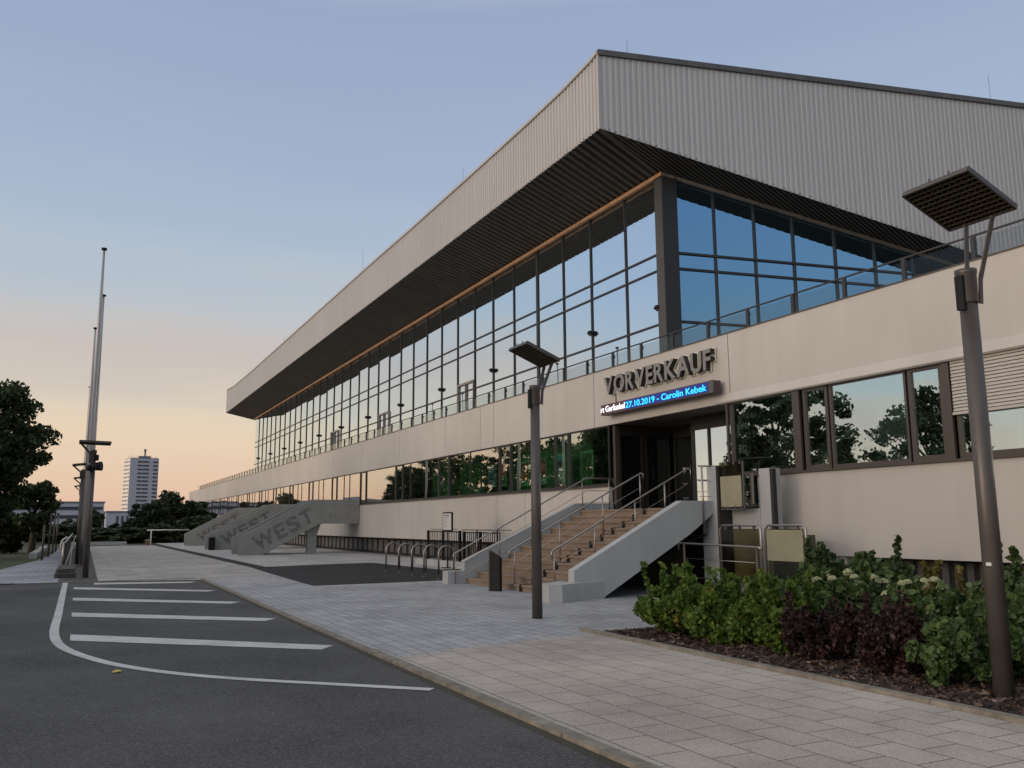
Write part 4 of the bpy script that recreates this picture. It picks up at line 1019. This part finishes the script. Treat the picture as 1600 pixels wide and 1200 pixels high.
# ramp guard, steps beside the flagpoles
RG = thing('ramp_guard', 'low metal guard with dark infill running away beside the flagpoles', 'railing', (-.38, 35.3, 0))
part(MB().tube([(-.42,35.3,0),(-.42,35.3,1.0),(-.36,35.6,1.02),(-.30,72,1.02)], .035, 8), 'rail', MT['steel'], RG)
part(MB().box(-.40,-.37,35.5,72,.08,.98), 'infill_panel', MT['black'], RG)
part(MB().tube([(-.18,34.9,.03),(-.15,37.5,.9),(-.08,60,.98)], .02, 8), 'stay', MT['steel'], RG)
tag(MB().box(-.55,.02,30.7,34.6,0,.14).box(-.50,-.02,31.1,34.6,.14,.26).build('brick_step', MT['darkpath']), 'low dark brick step at the end of the road by the left street lamp', 'step')
for i, (x, y_, h) in enumerate(((-1.42,46.9,1.7),(-1.30,52.4,2.3),(-1.22,57.5,2.3),(-1.15,62,2.3))):
    nm = ['nearest','second','third','farthest'][i]
    t = thing('path_light', f'{nm} of the thin dark posts along the left edge of the footpath', 'path light', (x, y_, 0), 'thin posts along the footpath')
    part(MB().tube([(x,y_,0),(x,y_,h)], .045, 8), 'post', MT['lamp'], t)
    part(MB().lathe((x,y_,h), [(.07,0),(.07,.06),(.03,.09)], 10), 'lamp_head', MT['black'], t)
cu2 = thing('curved_bollard', 'pale bent steel hoop standing far along the footpath', 'bollard', (-.75, 64, 0))
part(MB().tube([(-.9,64,0),(-.9,64,.45),(-.8,64,.7),(-.6,64,.85),(-.45,64,.8)], .06, 8), 'tube', MT['white'], cu2)
tag(MB().box(-2.1,-1.75,50,68,0,.25).build('kerb_wall', MT['concEdge']), 'low pale kerb wall between grass and footpath near the big tree', 'wall')
tag(MB().box(-1.0,3.7,79.8,80.0,0,.28).build('boundary_wall', MT['concEdge']), 'low pale boundary wall across the end of the plaza', 'wall')
BR = thing('barrier', 'thin white barrier bar on a post at the far end of the plaza', 'barrier', (5.2, 75.5, 0))
part(MB().tube([(5.25,75.5,0),(5.25,75.5,1.2)], .05, 8), 'post', MT['white'], BR)
part(MB().tube([(4.95,75.5,1.2),(8.1,75.5,1.2)], .045, 8), 'bar', MT['white'], BR)
t = thing('brick_pillar', 'short red brick pillar beside the white barrier', 'pillar', (5.15, 76.5, 0))
part(MB().box(4.95,5.35,76.3,76.7,0,.38), 'shaft', MT['brick'], t); part(MB().box(4.92,5.38,76.27,76.73,.38,.44), 'cap', MT['concEdge'], t)

# ------------------------------------------------------------------ far buildings
TW = thing('high_rise', 'pale high rise block with rows of dark windows and aerials beyond the trees', 'building', (34, 606, 0))
c0 = Vector((27.2,600,0)); ur = Vector((17.0,3.6,0)); ul = Vector((-3.0,13.0,0))
H = 43.5
vs = [c0, c0+ur, c0+ur+ul, c0+ul]
part(MB().add([(v.x,v.y,-5) for v in vs]+[(v.x,v.y,H) for v in vs], [(0,3,2,1),(4,5,6,7),(0,1,5,4),(1,2,6,5),(2,3,7,6),(3,0,4,7)]), 'wall', MT['towerW'], TW)
nl = Vector((-.97,-.23,0)); nf = Vector((.2,-.98,0))
pl = [c0+nl*.08, c0+ul+nl*.08]
part(MB().add([(pl[0].x,pl[0].y,-5),(pl[1].x,pl[1].y,-5),(pl[1].x,pl[1].y,H-.5),(pl[0].x,pl[0].y,H-.5)], [(0,1,2,3)]), 'lit_side_facade', MT['towerLit'], TW)
for fl_ in range(17):
    z = H-2.6-fl_*2.45
    mb = MB()
    for a, b in ((.26,.42),(.435,.66),(.80,.97)):
        p = c0+ur*a+nf*.1; q = c0+ur*b+nf*.1
        mb.add([(p.x,p.y,z),(q.x,q.y,z),(q.x,q.y,z+1.0),(p.x,p.y,z+1.0)], [(0,1,2,3)])
    for a in (.15,.4,.62,.85):
        p = c0+ul*(a-.07)+nl*.15; q = c0+ul*(a+.07)+nl*.15
        mb.add([(p.x,p.y,z),(q.x,q.y,z),(q.x,q.y,z+1.0),(p.x,p.y,z+1.0)], [(0,1,2,3)])
    part(mb, 'window_row', MT['farwin'], TW)
rp0 = c0+ur*.35+ul*.3
part(MB().box(rp0.x, rp0.x+7, rp0.y, rp0.y+5, H, H+1.8).box(c0.x, c0.x+17, c0.y+5, c0.y+5.3, H, H+.6), 'roof_house', MT['farroof'], TW)
part(MB().box(35.3,36.2,604,604.9,H+1.8,H+4.6).box(35.1,36.4,603.8,605.1,H+4.6,H+6.2), 'mast', MT['farroof'], TW)
am = MB()
for k in range(12): am.bar((26+k*1.5,604,H), (26+k*1.5,604,H+1.2+1.6*((k*7)%5)/5), .18, .18)
part(am, 'aerials', MT['farroof'], TW)
B1_ = thing('office_block', 'long pale blue flat roofed block left of the high rise', 'building', (0, 223, 0))
part(MB().box(-14,5.1,222,236,-3,6.7), 'wall', MT['farwall'], B1_)
part(MB().box(-14.2,5.3,221.8,236,6.7,7.0), 'roof_edge', MT['farroof'], B1_)
for z in (5.1,3.2,1.2):
    part(MB().box(-13.5,4.8,221.9,221.98,z,z+.75), 'window_row', MT['farwin'], B1_)
B2_ = thing('low_office', 'lower pale block with three tall dark windows right of the office block', 'building', (7, 210, 0))
part(MB().box(5.3,12.6,208,220,-3,4.4), 'wall', MT['farwall'], B2_)
part(MB().box(5.2,12.7,207.8,220,4.4,4.65), 'roof_edge', MT['farroof'], B2_)
part(MB().box(7.3,7.7,207.9,207.98,1.0,3.6).box(8.3,8.7,207.9,207.98,1.0,3.6).box(9.3,9.7,207.9,207.98,1.0,3.6).box(5.5,12,207.9,207.97,.2,.6), 'window_row', MT['farwin'], B2_)
# a block across the road that shows in the lower windows
B3_ = thing('flat_block', 'grey flat roofed block mirrored in the lower windows beside the concrete stairs', 'building', (-48, 250, 0))
part(MB().box(-56,-44,236,262,0,8.5), 'wall', MT['farwall'], B3_)
for z in (2,5): part(MB().box(-55,-45,235.9,235.98,z,z+1.3).box(-43.98,-43.9,237,261,z,z+1.3), 'window_row', MT['farwin'], B3_)

# ------------------------------------------------------------------ trees
def tree_mesh(h, rx, ry, trunk_h, nl=9000, blobs=42, leaf=.26, seed=1, low=.15, tr=.22, rf=1.):
    rg = np.random.default_rng(seed)
    C = []; Rr = []
    for i in range(blobs):
        while True:
            p = rg.uniform(-1, 1, 3)
            if .25 < np.dot(p,p) < 1: break
        z = trunk_h*low/.15*.6 + (h - trunk_h*low/.15*.6)*(.5+.5*p[2]*.92)
        C.append((p[0]*rx*.85, p[1]*ry*.85, z)); Rr.append(rg.uniform(.55,1.1)*rx*1.35*rf/blobs**.42)
    C = np.array(C); Rr = np.array(Rr)
    idx = rg.integers(0, blobs, nl); dirs = rg.normal(size=(nl,3)); dirs /= np.linalg.norm(dirs,axis=1)[:,None]
    rr = Rr[idx]*(rg.uniform(.15,1.25,nl)**.7)
    P = C[idx] + dirs*rr[:,None]*np.array([1.25,1.25,.8])
    P = P[P[:,2] > .4]
    tk = MB(); top = h*.82
    tk.tube([(0,0,-.05),(.05,.03,trunk_h),(.0,.08,h*.55),(.1,0,top)], [tr,tr*.75,tr*.45,.03], 9)
    for k in rg.choice(blobs, min(14, blobs), replace=False):
        q = C[k]; s0 = min(q[2]*.55+.3*trunk_h, h*.7)
        tk.tube([(.03,.03,s0), (q[0]*.5,q[1]*.5,(s0+q[2])/2+.1), tuple(q)], [tr*.38,tr*.22,.02], 6, cap=False)
    return P, tk, np.clip(rg.normal(leaf, leaf*.25, len(P)), leaf*.4, leaf*1.8)
def tree(name, label, loc, group, args, mat_='lf_dark', proto=None, scale=None, rot=0.):
    t = thing(name, label, 'tree' if 'tree' in name else 'bush', loc, group)
    if proto is None:
        t['_local'] = 1; P, tk, sz_ = tree_mesh(**args)
        o = scatter('crown', MT[mat_], P, sz_); o.parent = t
        tk.build('trunk', MT['bark'], t)
    else:
        for ch_ in proto.children:
            c = ch_.copy(); COL.objects.link(c); c.parent = t
    if scale: t.scale = (scale,)*3 if not isinstance(scale, tuple) else scale
    t.rotation_euler = (0,0,rot)
    return t
bigt = tree('broadleaf_tree', 'large dark tree at the left edge above the footpath', (-4.8, 51.5, 0), None, dict(h=10.2, rx=3.5, ry=3.5, trunk_h=1.9, nl=38000, blobs=110, leaf=.145, seed=3, low=.06))
tree('broadleaf_tree', 'slender lower tree just right of and behind the large dark tree', (-2.35, 58.5, 0), None, dict(h=4.4, rx=1.35, ry=1.4, trunk_h=1.2, nl=6000, blobs=30, leaf=.16, seed=9))
GT_ = 'dark trees beyond the end of the plaza'
p1 = tree('round_tree', 'broad dark tree directly left of the arena building', (8.6, 96, -.3), GT_, dict(h=5.0, rx=2.6, ry=2.6, trunk_h=.8, nl=9000, blobs=44, leaf=.24, seed=5, low=.05), 'lf_far')
tree('round_tree', 'rounded dark tree in front of the right side of the high rise', (6.6, 93, -.2), GT_, dict(h=4.2, rx=1.8, ry=1.8, trunk_h=.6, nl=6000, blobs=34, leaf=.22, seed=6, low=.05), 'lf_far')
tree('round_tree', 'narrow pointed dark tree at the left foot of the high rise', (5.0, 92, -.2), GT_, dict(h=3.9, rx=.95, ry=1.0, trunk_h=.5, nl=4200, blobs=22, leaf=.2, seed=7, low=.05), 'lf_far')
p2 = tree('round_tree', 'dark bushy tree standing right behind the flagpoles', (1.1, 100, -.3), GT_, dict(h=3.6, rx=1.5, ry=1.6, trunk_h=.5, nl=4500, blobs=26, leaf=.22, seed=8, low=.05), 'lf_far')
for (x, y_, s_, lb) in ((-1.2,104,.75,'small dark tree left of the flagpoles below the office block'),(3.6,101,.62,'small dark bushy tree between flagpoles and high rise'),(-4.2,100,.9,'dark tree seen through the gap right of the big tree trunk'),
                        (-7.5,98,1.0,'dark tree behind the trunk of the large tree at the left edge'),(-3.9,60.5,.95,'dense low dark tree filling the space under the large tree at the left edge'),(11.2,99,1.25,'dark tree half hidden behind the lower end of the arena')):
    tree('round_tree', lb, (x, y_, -.3), GT_, None, proto=p2, scale=s_, rot=x)
for k, (x, y_, s_) in enumerate(((7.0,86,(.9,.9,.36)),(2.2,90,(1.3,1.,.30)),(4.0,88,(1.2,1.,.30)),(-1.5,92,(1.2,1,.36)),(10.5,88,(1.2,1,.5)))):
    tree('low_shrub', ['low shrub behind the white barrier bar','low shrub behind the boundary wall, left of its middle','low shrub behind the right end of the boundary wall','low shrub at the far end of the footpath','low shrub right of the barrier by the concrete stairs'][k], (x, y_, -.2), 'low shrubs beyond the plaza', None, proto=p1, scale=s_, rot=k*1.3)
# far wooded horizon
nF = 26000; ang = RNG.uniform(-.55, .75, nF); dist = RNG.uniform(330, 420, nF)
hx = dist*np.sin(ang); hyy = dist*np.cos(ang); hh = (2.2+3.8*(.5+.5*np.sin(ang*31)+.35*np.sin(ang*77+1)))*RNG.uniform(0,1,nF)
tag(scatter('distant_wood', MT['lf_far'], np.stack([hx,hyy,hh],1), RNG.uniform(1.,2.6,nF)), 'dark strip of wood along the horizon', 'wood', kind='stuff')
# trees across the road, seen mirrored in the glass
GM = 'trees across the road mirrored in the windows'
q1 = tree('street_tree', 'tall leafy tree mirrored in the first window right of the entrance', (-11.5, 41.5, 0), GM, dict(h=11.5, rx=4.6, ry=4.0, trunk_h=2.2, nl=17000, blobs=190, leaf=.16, seed=21, rf=.8), 'lf_dark')
q2 = tree('street_tree', 'bushy tree mirrored in the wide window below the blinds', (-12, 32, 0), GM, dict(h=8.6, rx=4.0, ry=4.0, trunk_h=1.2, nl=14000, blobs=170, leaf=.14, seed=22, low=.06, rf=.8), 'lf_dark')
for (x, y_, s_, pr, lb) in ((-14,22,1.0,q2,'bushy tree mirrored under the raised blind'),(-13,13,1.05,q2,'tree mirrored at the right edge of the blind window'),(-12.5,47.5,.8,q1,'tree mirrored in the glass beside the entrance doors'),
        (-13,73.5,.88,q1,'tree mirrored left of the entrance recess'),(-13.5,83,.95,q1,'tree mirrored behind the teal poster'),(-13.5,94,.86,q1,'tree mirrored in the posters window'),
        (-14.5,108,1.0,q1,'tree mirrored in the wide green window'),(-15.5,122,.9,q1,'tree mirrored in the window beside the notice board'),(-21,138,.95,q1,'tree mirrored above the bicycle hoops'),
        (-28,150,1.25,q2,'round tree mirrored in the window next to the concrete stairs')):
    tree('street_tree', lb, (x, y_, 0), GM, None, proto=pr, scale=s_, rot=x*y_)

# ------------------------------------------------------------------ shrubs in the bed
def bush(name, label, x, y_, rx, ry, h, n_, leaf, m_, shoots=0, seed=0, group=None, gap=.0, blobs=34, z0=.02, cat='bush'):
    rg = np.random.default_rng(seed); t = thing(name, label, cat, (x, y_, 0), group); t['_local'] = 1
    B = []; 
    for i in range(blobs):
        a = rg.uniform(0, 2*math.pi); r = math.sqrt(rg.uniform(0,1)); zc = rg.uniform(.12,.80)
        env = math.sqrt(max(.05, 1-(max(0, zc-.45)/.6)**2)) * (.72+.28*min(1, zc/.3))
        B.append((r*rx*.90*env*math.cos(a), r*ry*.90*env*math.sin(a), z0+zc*h*rg.uniform(.85,1.08), rg.uniform(.11,.27)*min(rx,ry,h)*1.1))
    B = np.array(B); idx = rg.integers(0, blobs, n_); d = rg.normal(size=(n_,3)); d /= np.linalg.norm(d,axis=1)[:,None]
    P = B[idx,:3] + d*(B[idx,3]*rg.uniform(.35,1.15,n_)**.6)[:,None]
    if shoots:
        ex = []
        for k in range(shoots):
            b = B[rg.integers(0, blobs)]; hh = h*rg.uniform(.95,1.28); m2 = int(n_*.012)+14
            zs = np.linspace(b[2], z0+hh, m2); ex.append(np.stack([b[0]+rg.normal(0,.022,m2)+(zs-b[2])*rg.normal(0,.12), b[1]+rg.normal(0,.022,m2), zs],1))
        P = np.concatenate([P]+ex)
    P = P[P[:,2] > .03]
    o = scatter('foliage', MT[m_], P, np.clip(rg.lognormal(math.log(leaf), .38, len(P)), leaf*.35, leaf*2.0)); o.parent = t
    st = MB()
    for k in range(9):
        b = B[rg.integers(0, blobs)]; st.tube([(b[0]*.15,b[1]*.15,0),(b[0]*.6,b[1]*.6,b[2]*.5),(b[0],b[1],b[2])], [.012,.008,.003], 5, cap=False)
    st.build('stems', MT['bark'], t)
    return t, B
gc = 'yellow green currant bushes along the front of the bed'
bush('currant_bush', 'yellow green currant bush at the left tip of the bed', 7.72, 10.35, .60, .56, .80, 9500, .040, 'lf_currant', 13, 31, gc)
bush('currant_bush', 'second currant bush from the left tip, in front of the lift', 7.85, 9.45, .62, .60, .80, 9500, .040, 'lf_currant', 12, 32, gc)
bush('currant_bush', 'third currant bush, tall and touching the dark red barberry', 7.95, 8.60, .60, .56, .82, 9500, .040, 'lf_currant', 13, 33, gc)
bush('currant_bush', 'darker currant bush behind the others, below the glass gates', 9.3, 9.4, .8, .7, .72, 4200, .062, 'lf_deep', 5, 34, gc)
gb = 'dark red barberry bushes'
bush('barberry_bush', 'dark red barberry bush beside the third currant bush', 7.75, 7.75, .42, .45, .60, 6000, .029, 'lf_barb', 8, 41, gb)
bush('barberry_bush', 'middle dark red barberry bush below the white flowers', 8.15, 7.15, .52, .45, .66, 6500, .029, 'lf_barb', 8, 42, gb)
bush('barberry_bush', 'dark red barberry bush against the green mounded shrub', 7.80, 6.65, .42, .42, .60, 6000, .029, 'lf_barb', 8, 43, gb)
bush('mounded_shrub', 'rounded green shrub left of the near lamp post', 7.75, 5.98, .48, .44, .68, 8500, .034, 'lf_mound', 5, 51)
bush('mounded_shrub', 'green shrub behind the rounded one, touching the lamp post', 8.5, 5.9, .55, .46, .80, 8000, .036, 'lf_mound', 6, 52)
bush('mounded_shrub', 'low green shrub right of the near lamp post at the picture edge', 8.1, 5.0, .40, .40, .55, 6500, .034, 'lf_mound', 3, 53)
bush('oleander_shrub', 'long leaved dark shrub behind the near lamp post at the right edge', 10.2, 6.75, .6, .5, 1.05, 5000, .06, 'lf_deep', 5, 54)
bush('olive_shrub', 'olive and rust coloured shrub against the wall base left of the near lamp', 10.6, 8.0, .80, .65, .88, 7500, .04, 'lf_olive', 6, 55)
bush('tall_shrub', 'tall upright dark green shrub against the pale wall', 11.9, 10.9, .95, 1.15, 1.02, 9500, .055, 'lf_deep', 14, 56)
bush('low_bush', 'dark green bush in front of the wall base right of the lift', 11.2, 11.0, .8, .8, .42, 7500, .045, 'lf_deep', 0, 57)
bush('low_bush', 'dark green bush between lift and white flowers', 10.3, 10.0, .8, .6, .60, 7500, .045, 'lf_deep', 2, 58)
bush('low_bush', 'green filler bush behind the barberries', 9.0, 7.4, .8, .5, .70, 7000, .042, 'lf_mound', 4, 59)
bush('low_bush', 'green filler bush under the olive shrub', 9.4, 6.4, .7, .5, .78, 7000, .042, 'lf_mound', 4, 60)
gh = 'hydrangeas with white flower heads'
for k, (x, y_, lb, heads) in enumerate(((9.7,9.1,'hydrangea with cream flower heads nearest the tall shrub',15),(9.3,7.5,'hydrangea with white flower heads above the barberries',10))):
    t, B = bush('hydrangea', lb, x, y_, .75, .55, .80, 7500, .06, 'lf_mound', 2, 70+k, gh)
    rg = np.random.default_rng(90+k)
    for i in range(heads):
        a = rg.uniform(0, 2*math.pi); r = rg.uniform(.1,.85); cx, cy, cz = r*.75*math.cos(a), r*.55*math.sin(a), .86 - .22*r*r + rg.uniform(-.06,.05)
        m_n = 150; d = rg.normal(size=(m_n,3)); d /= np.linalg.norm(d,axis=1)[:,None]; d[:,2] = np.abs(d[:,2])*.75-.12
        s_ = rg.uniform(.038,.06)
        o = scatter('flower_head', MT['flower'], np.array([cx,cy,cz])+d*s_, np.full(m_n, .022)); o.parent = t
# tidy helper flags
for o in bpy.data.objects:
    if '_local' in o: del o['_local']
